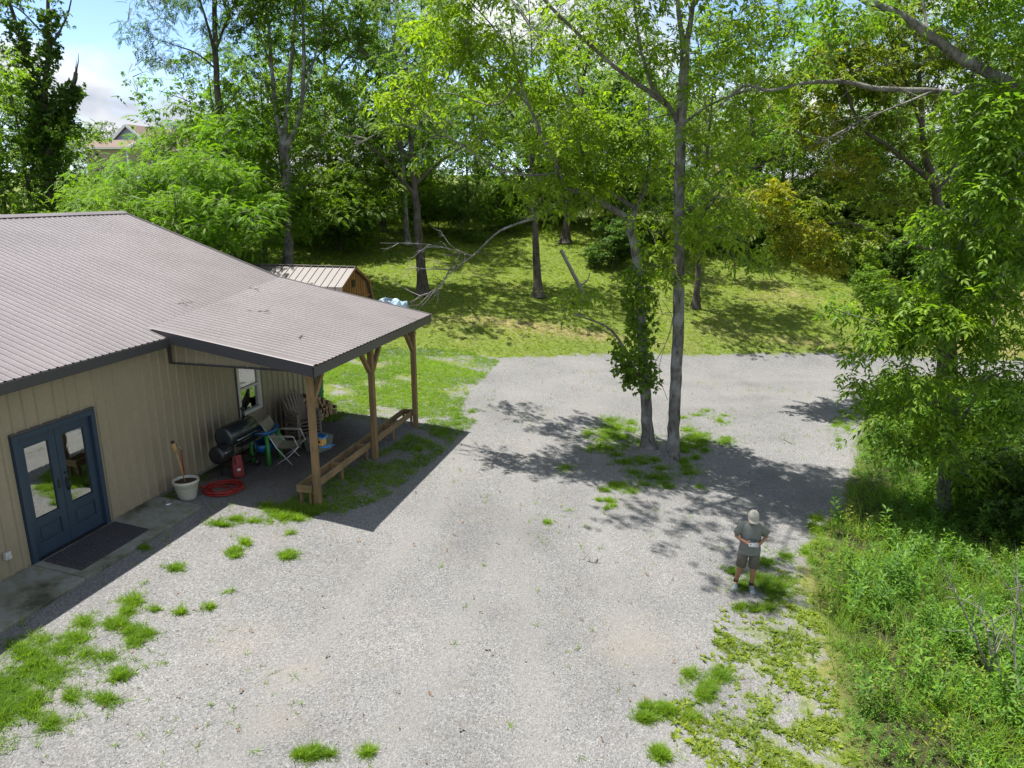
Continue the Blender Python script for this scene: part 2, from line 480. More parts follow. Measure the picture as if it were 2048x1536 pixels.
def axis(lo, hi, a, b, step, grow=1.16):
    m = list(np.arange(a, b + 1e-6, step)); s = step; p = a; L = []
    while p > lo: s *= grow; p -= s; L.append(p)
    s = step; p = m[-1]; Rr = []
    while p < hi: s *= grow; p += s; Rr.append(p)
    return np.array(L[::-1] + m + Rr)
xs = axis(-900, 900, -11, 13, .2); ys = axis(-60, 1600, 3.5, 34, .2)
GX, GY = np.meshgrid(xs, ys, indexing='ij')
GZ = gz(GX, GY)
sd_g = sdist(G_POLY, GX, GY); sd_s = sdist(SPARSE_POLY, GX, GY)
gmask = np.clip(.5 + sd_g / .9, 0, 1)
sd_f = sdist(poly_world([(650, 845), (640, 720), (760, 695), (930, 700), (1000, 722), (935, 790), (905, 830)]), GX, GY)
gmask = np.where(sd_f > 0, np.minimum(gmask, .58 - np.clip(sd_f, 0, 1.5) * .12), gmask)
gmask = np.where(sd_s > 0, np.minimum(np.maximum(gmask, .5), .68 - np.clip(sd_s, 0, 1.2) * .08), gmask)
def blob(u, v, ru, rv):
    c = hit(u, v); a = hit(u + ru, v); b = hit(u, v + rv)
    rx = np.linalg.norm(a[:2] - c[:2]); ry = np.linalg.norm(b[:2] - c[:2])
    return np.exp(-(((GX - c[0]) / rx) ** 2 + ((GY - c[1]) / ry) ** 2))
sand = np.clip(sum(blob(*a) for a in [(1295, 1280, 75, 40), (1230, 1300, 40, 30), (560, 1440, 60, 30), (480, 1290, 60, 35), (600, 1350, 50, 25), (90, 1390, 60, 25)]), 0, 1)
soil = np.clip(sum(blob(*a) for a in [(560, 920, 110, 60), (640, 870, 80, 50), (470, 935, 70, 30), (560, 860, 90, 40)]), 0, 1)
dry = np.clip(sum(k * blob(u, v, a, b) for u, v, a, b, k in [(1080, 655, 120, 14, .6), (1200, 670, 120, 10, .5), (1420, 660, 110, 30, .3), (1640, 690, 90, 10, .6), (960, 640, 70, 12, .4),
        (1560, 590, 60, 30, .5), (1950, 690, 140, 18, 1.0), (2020, 600, 60, 60, .9), (1660, 1330, 40, 90, .3), (1640, 1170, 40, 50, .3)]), 0, 1)
soil = np.maximum(soil, np.clip(sdist(WEED_POLY, GX, GY) / .7 + .2, 0, 1))
track = np.zeros_like(GX)                                   # wheel tracks along the drive
for off in (-.85, .85):
    for pa in ([(-3.2, 2), (-2.2, 8), (-.6, 14), (-.2, 20), (3, 24.8), (10, 27), (30, 30)], [(.8, 2), (1.2, 8), (.9, 13), (1.4, 19), (5, 24), (12, 26.5), (30, 29.5)]):
        Pp = np.array(pa, float); dd = np.full(GX.shape, 1e9)
        for a, b in zip(Pp[:-1], Pp[1:]):
            ab = b - a; nn = np.array([ab[1], -ab[0]]) / np.linalg.norm(ab) * off; L2 = (ab ** 2).sum()
            tt = np.clip(((GX - a[0] - nn[0]) * ab[0] + (GY - a[1] - nn[1]) * ab[1]) / L2, 0, 1)
            dd = np.minimum(dd, np.hypot(GX - a[0] - nn[0] - tt * ab[0], GY - a[1] - nn[1] - tt * ab[1]))
        track = np.maximum(track, np.exp(-(dd / .32) ** 2))
nx, ny = GX.shape
idx = np.arange(nx * ny).reshape(nx, ny)
Q = np.stack([idx[:-1, :-1], idx[1:, :-1], idx[1:, 1:], idx[:-1, 1:]], -1).reshape(-1, 4)
cellg = (sd_g[:-1, :-1] + sd_g[1:, 1:]).ravel() / 2 > 0
GV = np.stack([GX, GY, GZ], -1).reshape(-1, 3)
def ground_part(name, sel, label):
    q = Q[sel]; used, inv = np.unique(q, return_inverse=True)
    me = mesh_np(name, GV[used], inv.reshape(-1, 4), True)
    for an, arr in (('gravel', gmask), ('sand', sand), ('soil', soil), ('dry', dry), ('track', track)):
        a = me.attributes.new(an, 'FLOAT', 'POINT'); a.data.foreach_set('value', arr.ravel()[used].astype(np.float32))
    o = link(name, me, 'ground'); tag(o, label, None, None, 'structure'); return o
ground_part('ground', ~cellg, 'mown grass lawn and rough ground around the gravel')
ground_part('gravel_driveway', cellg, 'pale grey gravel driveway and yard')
# ------------------------------------------------------------------ the metal building
bld = empty('metal_building', W0, B_ROT)
tag(bld, 'tan ribbed-metal building with taupe metal roof and timber-post porch', 'building')
def rib_profile(y0, y1, pitch=.23, h=.03, phase=.115):
    pr = [(y0, 0.0)]; k = y0 + phase
    while k < y1 - .03:
        w_ = .03 if pitch > .2 else .022; pr += [(k - w_, 0), (k - w_ * .55, h), (k + w_ * .55, h), (k + w_, 0)]; k += pitch
    pr.append((y1, 0.0)); return pr
def wall_sheet(y0, y1, z0, z1):
    pr = rib_profile(y0, y1); V = []
    for y, x in pr: V += [(x, y, z0), (x, y, z1)]
    F = [(2 * i, 2 * i + 2, 2 * i + 3, 2 * i + 1) for i in range(len(pr) - 1)]
    return MB().add(V, F).mesh('wall_panel')
wall = empty('wall', parent=bld)
full = wall_sheet(0, .92, -.02, 3.02)
for k in range(12): link('wall_panel', full, 'wall_metal', wall).location = (0, -12.64 + .92 * k, 0)
hd = wall_sheet(0, .80, 2.145, 3.02)
for k in range(2): link('wall_panel', hd, 'wall_metal', wall).location = (0, -1.6 + .8 * k, 0)
for k in range(4): link('wall_panel', full, 'wall_metal', wall).location = (0, .92 * k, 0)
for a in ((3.68, 4.05, -.02, 3.02), (4.05, 4.93, -.02, .74), (4.05, 4.93, 1.93, 3.02), (4.93, 5.85, -.02, 3.02), (5.85, 6.77, -.02, 3.02), (6.77, 7.40, -.02, 3.02)):
    link('wall_panel', wall_sheet(*a), 'wall_metal', wall)
# far gable end, back wall, foundation
zr, sr = 5.15, -5.75
V = [(x, y, z) for y in (7.28, 7.40) for x, z in ((-.03, -.05), (-.03, 3.0), (sr, zr - .1), (-11.4, 3.0), (-11.4, -.05))]
MB().add(V, [(0, 1, 2, 3, 4), (9, 8, 7, 6, 5)] + [(i, (i + 1) % 5 + 0, (i + 1) % 5 + 5, i + 5) for i in range(5)]).build('gable_wall', 'wall_metal', bld)
Bx((-11.46, -2.6, 1.5), (.1, 19.9, 3.0)).build('back_wall', 'wall_metal', bld)
Bx((-.16, -2.62, -.38), (.30, 20.0, .70)).build('foundation', 'concrete', bld)
Bx((.012, 7.42, 1.48), (.09, .06, 3.0)).build('corner_trim', 'trim_metal', bld)
Bx((-5.7, -2.6, .0), (10.8, 19.6, .04)).build('inner_floor', 'void_dark', bld)
# roof
roof = empty('roof', parent=bld)
def roof_sheet(y1, a, b, pitch=.1533, h=.015):
    """a = (s, z) low end, b = high end"""
    pr = rib_profile(0, y1, pitch, h, pitch / 2); V = []
    nx_, nz_ = -(b[1] - a[1]), (b[0] - a[0]); L = math.hypot(nx_, nz_); nx_ /= L; nz_ /= L
    if nz_ < 0: nx_, nz_ = -nx_, -nz_
    for y, d in pr: V += [(a[0] + nx_ * d, y, a[1] + nz_ * d), (b[0] + nx_ * d, y, b[1] + nz_ * d)]
    F = [(2 * i, 2 * i + 1, 2 * i + 3, 2 * i + 2) for i in range(len(pr) - 1)]
    if b[0] > a[0]: F = [f[::-1] for f in F]
    return MB().add(V, F).mesh('roof_panel')
rp = roof_sheet(.92, (.30, 3.07), (sr, 5.21)); rb = roof_sheet(.92, (-11.8, 3.07), (sr, 5.21))
for k in range(22):
    link('roof_panel', rp, 'roof_metal', roof).location = (0, 7.7 - .92 * (k + 1), 0)
    link('roof_panel', rb, 'roof_metal', roof).location = (0, 7.7 - .92 * (k + 1), 0)
rc = MB(); yy0, yy1 = -12.6, 7.74
rc.add([(sr + .16, yy0, 5.185), (sr, yy0, 5.255), (sr - .16, yy0, 5.185), (sr + .16, yy1, 5.185), (sr, yy1, 5.255), (sr - .16, yy1, 5.185)], [(0, 3, 4, 1), (1, 4, 5, 2)])
rc.build('ridge_cap', 'roof_metal', roof)
Bx((.305, -5.45, 2.975), (.03, 14.28, .165)).build('eave_fascia', 'trim_metal', roof)
Bx((.16, -5.45, 2.885), (.27, 14.3, .012)).build('soffit', 'trim_metal', roof)
sl = (5.21 - 3.07) / (sr - .30)
def zmain(s): return 3.07 + sl * (s - .30)
ZLOW = 2.69
def s_top(t): return float(np.interp(t, [1.72, 7.7], [-.12, -.97]))
def zlean(s, t=4.7):
    a = s_top(t); za = zmain(a) + .014
    return za + (ZLOW - za) * (s - a) / (3.36 - a)
MB().beam((sr, 7.715, zmain(sr) - .06), (-.97, 7.715, zmain(-.97) - .06), .03, .17).build('rake_trim', 'roof_metal', roof)
MB().beam((sr, 7.715, 5.21 - .06), (-11.8, 7.715, 3.01), .03, .17).build('rake_trim', 'roof_metal', roof)
# porch
porch = empty('porch', parent=bld)
def lean_sheet(t0, t1):
    pr = rib_profile(t0, t1, .1533, .015, .0767); V = []
    for y, d in pr: V += [(3.36, y, ZLOW + d), (s_top(y), y, zlean(s_top(y), y) + d)]
    return MB().add(V, [(2 * i, 2 * i + 1, 2 * i + 3, 2 * i + 2) for i in range(len(pr) - 1)]).mesh('roof_panel')
tk_ = [1.86] + [7.7 - .92 * k for k in range(6, -1, -1)]
for a_, b_ in zip(tk_[:-1], tk_[1:]): link('roof_panel', lean_sheet(a_, b_), 'roof_metal', porch)
V = [(x, y, zlean(x, 1.76) + dz) for x in (s_top(1.72) + .02, 3.365) for y, dz in ((1.685, .01), (1.70, .024), (1.88, .024))]
MB().add(V, [(0, 3, 4, 1), (1, 4, 5, 2)]).build('edge_flashing', 'roof_metal', porch)
Bx((3.355, 4.71, ZLOW - .115), (.03, 6.04, .19)).build('eave_fascia', 'trim_metal', porch)
MB().beam((-.05, 1.705, zlean(-.05, 1.7) - .105), (3.372, 1.705, zlean(3.372, 1.7) - .105), .03, .21).build('rake_fascia', 'trim_metal', porch)
MB().beam((-.97, 7.715, zlean(-.97, 7.7) - .07), (3.372, 7.715, zlean(3.372, 7.7) - .07), .03, .17).build('rake_trim', 'roof_metal', porch)
MB().beam((.35, 1.87, zlean(.35, 1.8) - .205), (3.34, 1.87, zlean(3.34, 1.8) - .205), .28, .012).build('soffit', 'trim_metal', porch)
pr = rib_profile(0, 2.95, .23, .02)
V = []
for s_, d in pr: V += [(s_ + .03, 2.05 - d, 2.50), (s_ + .03, 2.05 - d, max(2.51, zlean(s_ + .03, 2.05) - .17))]
MB().add(V, [(2 * i, 2 * i + 2, 2 * i + 3, 2 * i + 1) for i in range(len(pr) - 1)]).build('siding_panel', 'wall_metal', porch)
Bx((1.5, 2.045, 2.485), (2.96, .06, .035)).build('siding_trim', 'trim_metal', porch)
Bx((.05, 2.0, 2.72), (.05, .04, .47)).build('corner_trim', 'trim_metal', porch)
Bx((3.0, 4.74, 2.45), (.13, 5.45, .19), bev=.006).build('header_beam', 'lumber_long', porch)
for k in range(9):
    t_ = 2.2 + k * .66
    MB().beam((.05, t_, zlean(.05, t_) - .15), (3.3, t_, zlean(3.3, t_) - .15), .04, .14).build('rafter', 'lumber_cross', porch)
posts = [2.13, 4.80, 7.31]
for i, t_ in enumerate(posts):
    p = W(3.0, t_); zb = g1(p[0], p[1]) - .05
    Bx((3.0, t_, (zb + 2.355) / 2), (.12, .12, 2.355 - zb), bev=.008).build('post', 'lumber', porch)
    for sg in ((1,), (-1, 1), (-1,))[i]:
        MB().beam((3.0, t_ + sg * .07, 1.83), (3.0, t_ + sg * .47, 2.33), .09, .09, .005).build('knee_brace', 'lumber', porch)
# double door
door = empty('double_door', parent=bld)
tag(door, 'dark blue double door with tall glass panes')
Bx((.0, -1.545, 1.055), (.11, .09, 2.15)).build('door_frame', 'door_paint', door)
Bx((.0, -.035, 1.055), (.11, .09, 2.15)).build('door_frame', 'door_paint', door)
Bx((.0, -.79, 2.085), (.11, 1.418, .09)).build('door_frame', 'door_paint', door)
Bx((.0, -.79, .0), (.12, 1.418, .03)).build('threshold', 'black_metal', door)
for a, b in ((-1.497, -.794), (-.786, -.083)):
    w = b - a; m = (a + b) / 2
    d = MB()
    d.box((-.03, a + .065, 1.03), (.045, .13, 2.02)); d.box((-.03, b - .065, 1.03), (.045, .13, 2.02))
    d.box((-.03, m, 1.965), (.044, w - .26, .15)); d.box((-.03, m, .135), (.044, w - .26, .23)); d.box((-.03, m, .59), (.044, w - .26, .12))
    d.box((-.04, m, .39), (.02, w - .26, .28)); d.box((-.028, m, .39), (.03, w - .36, .18), bev=.012)
    link('leaf', d.mesh('leaf'), 'door_paint', door)
    g = MB(); yy = w - .27
    g.box((-.04, m, 1.27), (.012, yy, 1.25)).build('pane', 'window_glass', door)
    for z_ in (.655, 1.885): Bx((-.012, m, z_), (.02, w - .24, .022)).build('glass_bead', 'door_paint', door)
h = MB(); h.box((.0, -.70, 1.02), (.012, .05, .24), bev=.004); h.tube([(.012, -.70, 1.1), (.05, -.70, 1.08), (.055, -.70, .98), (.012, -.70, .92)], .011, 6)
h.lathe([(0, 0), (.03, 0), (.03, .02), (0, .02)], 12, (.004, -.70, 1.21)); h.build('handle', 'black_metal', door)
Bx((.0, -.86, 1.08), (.012, .04, .16), bev=.004).build('handle', 'black_metal', door)
Bx((.02, -.79, 2.15), (.06, 1.62, .03)).build('drip_cap', 'trim_metal', door)
# window
win = empty('window', parent=bld)
for c, d in (((.0, 4.085, 1.335), (.09, .07, 1.19)), ((.0, 4.895, 1.335), (.09, .07, 1.19)), ((.0, 4.49, 1.895), (.09, .738, .07)), ((.0, 4.49, .775), (.09, .738, .07)), ((-.005, 4.49, 1.36), (.07, .738, .05))):
    Bx(c, d).build('frame', 'white_vinyl', win)
Bx((-.012, 4.49, 1.63), (.012, .738, .49)).build('pane', 'window_glass', win)
Bx((-.03, 4.49, 1.075), (.012, .738, .53)).build('pane', 'window_glass', win)
for y in (4.035, 4.945): Bx((.02, y, 1.335), (.03, .02, 1.25)).build('window_trim', 'trim_metal', win)
# electrical box beside the door, spigot
ob = Bx((.05, -2.0, .36), (.07, .10, .12), bev=.01); ob.box((.09, -2.0, .34), (.03, .06, .05)); ob.build('outlet_box', 'galvanised', bld)
sp = empty('spigot', parent=bld)
MB().tube([(.0, 1.89, .80), (.09, 1.89, .80), (.12, 1.89, .74)], .014, 8).build('pipe', 'brass', sp)
MB().lathe([(0, 0), (.035, .0), (.035, .012), (0, .012)], 10, (.07, 1.89, .825)).build('tap_wheel', 'steel', sp)

# ------------------------------------------------------------------ walkway, mat, small things by the door
walk = empty('concrete_walkway', W0, B_ROT); tag(walk, 'stained concrete walkway along the wall', None, None, 'structure')
tilt = Euler((0, math.atan2(.09, 1.03), 0))
for a, b in ((-12.6, -6.4), (-6.39, -1.615), (-1.60, 1.2)):
    Bx((.53, (a + b) / 2, -.115), (1.03, b - a, .14), tilt, .008).build('slab', 'concrete', walk)
dm = empty('doormat', W(.47, -.72, -.032), B_ROT); tag(dm, 'dark grey woven doormat in front of the blue double door', 'doormat')
ed = Bx((0, 0, 0), (.74, 1.50, .016), tilt, .005).build('mat_pad', 'mat_rubber', dm)
rb_ = MB()
for k in range(24): rb_.box((0, -.70 + k * .061, .012), (.70, .022, .008), tilt)
rb_.build('ridges', 'mat_rubber', dm)

def on(s, t, dz=0):
    p = W(s, t); p[2] = g1(p[0], p[1]) + dz; return p
pot = empty('flower_pot', on(.50, 1.48, 0), B_ROT); tag(pot, 'round cream plastic flower pot beside the walkway end', 'flower pot')
MB().lathe([(0, .0), (.155, .0), (.17, .03), (.225, .30), (.232, .305), (.232, .335), (.25, .34), (.25, .40), (.225, .40), (.215, .33)], 32).build('bowl', 'pot_glaze', pot)
MB().lathe([(.217, .35), (.12, .365), (.0, .36)], 24).build('soil', 'soil', pot)
b = MB()
for z_ in (.16, .22): b.lathe([(.193 + (z_ - .16) * .21, z_), (.203 + (z_ - .16) * .21, z_ + .006), (.195 + (z_ - .16) * .21, z_ + .012)], 32)
b.build('groove_band', 'pot_glaze', pot)
tk = empty('garden_torch', on(.50, 1.46, .34), B_ROT); tag(tk, 'bamboo garden torch stuck leaning in the cream flower pot', 'torch')
MB().tube([(0, 0, 0), (-.02, -.04, .35), (-.05, -.09, .66)], .014, 8).build('pole', 'bamboo', tk)
MB().tube([(-.05, -.09, .64), (-.055, -.1, .72), (-.065, -.12, .86)], [.02, .045, .05], 10).build('basket', 'bamboo', tk)
MB().tube([(-.065, -.12, .855), (-.068, -.125, .90)], [.042, .03], 10).build('canister', 'black_metal', tk)
bw_ = empty('metal_bowl', W(.42, 1.02, -.065)); tag(bw_, 'small steel bowl on the walkway beside the flower pot', 'bowl')
MB().lathe([(0, .012), (.06, .01), (.075, .05), (.085, .05), (.09, .0), (.06, .0), (0, .0)], 20).build('dish', 'steel', bw_)
MB().lathe([(.073, .05), (.08, .056), (.087, .05)], 20).build('rim', 'steel', bw_)
# hose: coil on the ground, tail up to the spigot
hc = on(.88, 2.05, 0); hz = hc[2]
pts = []
rs = random.Random(3)
NL = 11
for i in range(NL * 26):
    a = 2 * math.pi * i / 26; turn = i / 26
    r = .40 - .035 * (turn % 6) + .02 * math.sin(a * .37 + turn)
    pts.append((hc[0] + r * 1.02 * math.cos(a) + .03 * math.sin(turn * 2.1), hc[1] + r * math.sin(a) * 1.0 + .03 * math.cos(turn * 1.7), hz + .02 + .016 * (turn // 6) * 2 + .012 * abs(math.sin(a * 1.5 + turn))))
tail = []
last = pts[-1]; tgt = [tuple(W(.13, 1.90, z_)) for z_ in (.05, .3, .55, .73)]
mid = [tuple(W(.45, 1.95, hz + .06)), tuple(W(.22, 1.91, hz + .07))]
hs = empty('garden_hose', (0, 0, 0)); tag(hs, 'red rubber garden hose coiled on the gravel by the wall', 'hose')
MB().tube(pts + mid + tgt, .0125, 6).build('coil', 'hose_red', hs)
MB().tube([tuple(W(.13, 1.90, .72)), tuple(W(.12, 1.893, .77))], .018, 8).build('coupling', 'brass', hs)

# ------------------------------------------------------------------ things under the porch
def grill():
    g = empty('smoker_grill', on(.62, 2.92), B_ROT); tag(g, 'black offset barrel smoker grill against the tan wall', 'grill')
    def barrel(y0, y1, x, z, r):
        prof = [(0, 0), (r * .6, .0), (r * .93, .015), (r, .05), (r, y1 - y0 - .05), (r * .93, y1 - y0 - .015), (r * .6, y1 - y0), (0, y1 - y0)]
        m = MB(); m.lathe(prof, 24); m.v = [(x + a, y0 + c, z - b_) for a, b_, c in m.v]; return m
    barrel(-.35, .62, 0, .90, .23).build('cook_chamber', 'black_gloss', g)
    barrel(-.66, -.28, .02, .62, .19).build('firebox', 'black_metal', g)
    m = MB(); m.tube([(.2, -.2, .82), (.27, -.2, .84), (.27, .45, .84), (.2, .45, .82)], .012, 6); m.build('lid_handle', 'steel', g)
    MB().tube([(.17, -.6, .68), (.23, -.6, .69), (.23, -.38, .69), (.17, -.38, .68)], .010, 6).build('firebox_handle', 'steel', g)
    MB().tube([(-.05, .48, 1.08), (-.05, .48, 1.30)], .035, 10).build('chimney', 'black_metal', g)
    MB().lathe([(0, 0), (.055, 0), (.05, .03), (0, .05)], 12, (-.05, .48, 1.30)).build('chimney_cap', 'black_metal', g)
    for x, y in ((-.15, -.25), (.15, -.25), (-.15, .5), (.15, .5)): MB().tube([(x, y, .74), (x * 1.3, y, -.02)], .016, 6).build('leg', 'black_metal', g)
    Bx((.0, .13, .22), (.32, .72, .02)).build('bottom_shelf', 'black_metal', g)
    Bx((.30, .13, .72), (.16, .80, .02)).build('front_shelf', 'black_metal', g)
    for x in (-.19, .19):
        m = MB().lathe([(0, -.02), (.08, -.02), (.08, .02), (0, .02)], 16); m.v = [(x + c, .5 + a, .08 + b_) for a, b_, c in m.v]; m.build('wheel', 'black_metal', g)
grill()
cb = empty('charcoal_bag', on(.80, 2.72), B_ROT + .9); tag(cb, 'red charcoal bag standing under the smoker grill', 'bag')
m = MB()
prof = [(-.16, 0), (.16, 0), (.17, .2), (.15, .42), (.13, .5)]
V = []; F = []
for w_, z_ in [(.10, 0), (.115, .08), (.11, .25), (.10, .4), (.095, .46), (.098, .5)]:
    d_ = .07 if z_ < .4 else .012
    V += [(-w_, -d_ * .7, z_), (0, -d_, z_), (w_, -d_ * .7, z_), (w_, d_ * .7, z_), (0, d_, z_), (-w_, d_ * .7, z_)]
for i in range(5):
    for k in range(6): F.append((i * 6 + k, i * 6 + (k + 1) % 6, i * 6 + 6 + (k + 1) % 6, i * 6 + 6 + k))
F += [tuple(range(6))[::-1], tuple(range(30, 36))]
m.add(V, F, True).build('sack', 'bag_paper', cb)
Bx((0, -.074, .2), (.07, .012, .05), bev=.004).build('printed_band', 'bag_print', cb)
# play table
pt = empty('play_table', on(.80, 3.80), B_ROT); tag(pt, 'blue and green plastic play table behind the folding chair', 'play table')
MB().lathe([(0, .66), (.30, .66), (.33, .70), (.34, .76), (.31, .76), (.29, .72), (0, .70)], 20, sx=.8, sy=1.15).build('upper_tray', 'blue_plastic', pt)
MB().lathe([(0, .28), (.24, .28), (.30, .46), (.27, .46), (.22, .31), (0, .31)], 20, (0, -.05, 0), sx=.8, sy=1.0).build('basin', 'blue_plastic', pt)
for x, y in ((.20, -.24), (.20, .24), (-.20, -.24), (-.20, .24)):
    MB().tube([(x, y, .0), (x * 1.05, y * 1.02, .3), (x * .9, y * .95, .67)], [.055, .045, .05], 8).build('leg', 'green_plastic', pt)
# folding chair
fc = empty('folding_chair', on(1.30, 3.98), B_ROT + .25); tag(fc, 'tan fabric folding chair with thin metal legs under the porch', 'chair')
def sheet(a, b, c, d, n=6, sag=.03, th=.012):
    V = []; F = []
    for k in (0, 1):
        for i in range(n + 1):
            for j in range(3):
                p = (Vector(a).lerp(Vector(b), i / n)).lerp(Vector(d).lerp(Vector(c), i / n), j / 2)
                V.append(p + Vector((0, 0, -sag * math.sin(math.pi * i / n) - (th if k else 0))))
    N = (n + 1) * 3
    for i in range(n):
        for j in range(2):
            q = (i * 3 + j, i * 3 + j + 1, i * 3 + j + 4, i * 3 + j + 3); F.append(q); F.append(tuple(x + N for x in q[::-1]))
    return MB().add(V, F, True)
sheet((-.22, -.26, .40), (-.52, -.25, .98), (-.52, .25, .98), (-.22, .26, .40)).build('backrest', 'tan_fabric', fc)
sheet((-.24, -.26, .40), (.26, -.26, .43), (.26, .26, .43), (-.24, .26, .40)).build('seat', 'tan_fabric', fc)
for y in (-.28, .28):
    MB().tube([(-.54, y, 1.0), (-.22, y, .40), (.10, y, .0)], .012, 6).build('leg', 'galvanised', fc)
    MB().tube([(.28, y, .43), (.05, y, .2), (-.25, y, .0)], .012, 6).build('leg', 'galvanised', fc)
    MB().tube([(-.36, y, .66), (.18, y, .66), (.26, y, .43)], .012, 6).build('arm_tube', 'galvanised', fc)
    Bx((-.06, y, .68), (.42, .05, .022), bev=.008).build('armrest', 'tan_fabric', fc)
# stack of slatted garden chairs
def garden_chair():
    g = empty('garden_chair')
    for i in range(7):
        y = (i - 3) * .072; top = .98 - .018 * (i - 3) ** 2
        MB().beam((-.16, y * .8, .26), (-.50, y * 1.15, top), .058, .016, .004).build('back_slat', 'chair_plastic', g)
    for i in range(5): Bx((-.10 + i * .105, 0, .27 + i * .022), (.085, .50, .016), Euler((0, -.2, 0)), .004).build('seat_slat', 'chair_plastic', g)
    for y in (-.29, .29):
        Bx((.02, y, .56), (.62, .10, .024), bev=.01).build('armrest', 'chair_plastic', g)
        MB().beam((.28, y * .97, .0), (.27, y * .97, .55), .06, .035, .004).build('leg', 'chair_plastic', g)
        MB().beam((-.42, y * .95, .0), (-.30, y * .97, .55), .06, .035, .004).build('leg', 'chair_plastic', g)
        MB().beam((-.38, y * .88, .10), (.34, y * .88, .34), .03, .06, .004).build('seat_rail', 'chair_plastic', g)
    MB().beam((-.315, -.27, .55), (-.315, .27, .55), .03, .05, .004).build('back_rail', 'chair_plastic', g)
    return g
def copy_tree(o, parent=None):
    c = o.copy(); col.objects.link(c); c.parent = parent
    for ch in list(o.children): copy_tree(ch, c)
    return c
gc = garden_chair()
nm_ = ['bottom', 'second from the bottom', 'second from the top', 'top']
for i in range(4):
    o = gc if i == 0 else copy_tree(gc)
    p = on(1.0, 5.12, i * .085); o.location = p; o.rotation_euler = (0, 0, B_ROT - .55)
    tag(o, f'brown slatted plastic garden chair, {nm_[i]} of the stack under the porch', 'chair', 'garden chairs stacked under the porch')
tt = empty('storage_tote', on(1.55, 4.8), B_ROT - .35); tag(tt, 'grey-green plastic storage box beside the stacked garden chairs', 'storage box')
m = MB(); V = [(x * a, y * b_, z_) for z_, a, b_ in ((0, .17, .24), (.30, .2, .28)) for x, y in ((-1, -1), (1, -1), (1, 1), (-1, 1))]
m.add(V, [(3, 2, 1, 0), (0, 1, 5, 4), (1, 2, 6, 5), (2, 3, 7, 6), (3, 0, 4, 7), (4, 5, 6, 7)]).build('tub', 'tote_plastic', tt)
Bx((0, 0, .32), (.43, .59, .035), bev=.012).build('lid', 'tote_plastic', tt)
for y in (-.29, .29): Bx((0, y, .24), (.12, .03, .03), bev=.006).build('handle', 'tote_plastic', tt)
# firewood
def log_mesh(seed):
    r = random.Random(seed); n = r.choice([3, 4, 5, 9]); rad = r.uniform(.062, .088); L = .42
    an = [2 * math.pi * k / n + r.uniform(-.25, .25) * (n < 6) for k in range(n)]
    V = [(L / 2 * sx, math.cos(a) * rad * r.uniform(.9, 1.1), math.sin(a) * rad * r.uniform(.9, 1.1)) for sx in (-1, 1) for a in an]
    for k in range(n): V[n + k] = (L / 2, V[k][1], V[k][2])
    F = [tuple(range(n))[::-1], tuple(range(n, 2 * n))] + [(k, (k + 1) % n, n + (k + 1) % n, n + k) for k in range(n)]
    me = MB().add(V, F).mesh('firewood_log'); me.materials.append(MATS['log_bark']); me.materials.append(MATS['log_cut'])
    for i, p in enumerate(me.polygons): p.material_index = 1 if i < 2 else (1 if (n < 6 and i % 3 == 0) else 0)
    return me
lm = [log_mesh(i) for i in range(7)]
rl = random.Random(5)
for row in range(7):
    n_ = [13, 13, 12, 10, 9, 7, 5][row]
    for k in range(n_):
        t_ = 5.55 + .085 * (row % 2) * .9 + k * .148 + rl.uniform(-.015, .015); p = on(.42 + rl.uniform(-.05, .06), t_)
        o = link('firewood_log', rl.choice(lm)); o.location = (p[0], p[1], p[2] + .07 + row * .122)
        o.rotation_euler = (rl.uniform(0, 6.28), rl.uniform(-.05, .05), B_ROT + rl.uniform(-.12, .12))
        tag(o, 'split firewood log in the stacked pile at the wall end', 'firewood', 'firewood logs stacked under the porch')
gb = empty('rain_barrel', hit(627, 806), B_ROT); tag(gb, 'tall green plastic barrel just beyond the porch end', 'barrel')
MB().lathe([(0, 0), (.27, 0), (.29, .05), (.30, .35), (.31, .55), (.30, .85), (.27, .98), (.18, 1.04), (0, 1.05)], 24).build('drum', 'teal_plastic', gb)
for z_ in (.3, .6): MB().lathe([(.295, z_), (.322, z_ + .02), (.305, z_ + .045)], 24).build('hoop', 'teal_plastic', gb)
MB().lathe([(0, 1.03), (.06, 1.03), (.06, 1.09), (0, 1.09)], 12).build('bung', 'teal_plastic', gb)
# bird feeder on the near post
bf = empty('bird_feeder', W(3.0, 2.21, .92), B_ROT); tag(bf, 'wooden bird feeder with blue solar panel roof on the near porch post', 'bird feeder')
Bx((.05, .12, .09), (.13, .15, .16), bev=.004).build('house', 'feeder_wood', bf)
Bx((.05, .12, .20), (.20, .22, .016), Euler((.0, .25, 0)), .004).build('roof', 'feeder_blue', bf)
Bx((.052, .12, .212), (.16, .18, .006), Euler((.0, .25, 0))).build('solar_panel', 'solar_blue', bf)
m = MB().lathe([(0, 0), (.022, 0), (.022, .006), (0, .006)], 12); m.v = [(.05 + a, .04 - c, .10 + b_) for a, b_, c in m.v]; m.build('entry_hole', 'void_dark', bf)
Bx((.07, .12, -.005), (.26, .20, .014), bev=.003).build('tray', 'feeder_blue', bf)
MB().tube([(.22, .04, .0), (.28, .02, .01), (.28, .22, .01), (.22, .2, .0)], .006, 5).build('perch', 'feeder_blue', bf)
Bx((.0, .03, .08), (.05, .05, .10), bev=.003).build('bracket', 'lumber', bf)

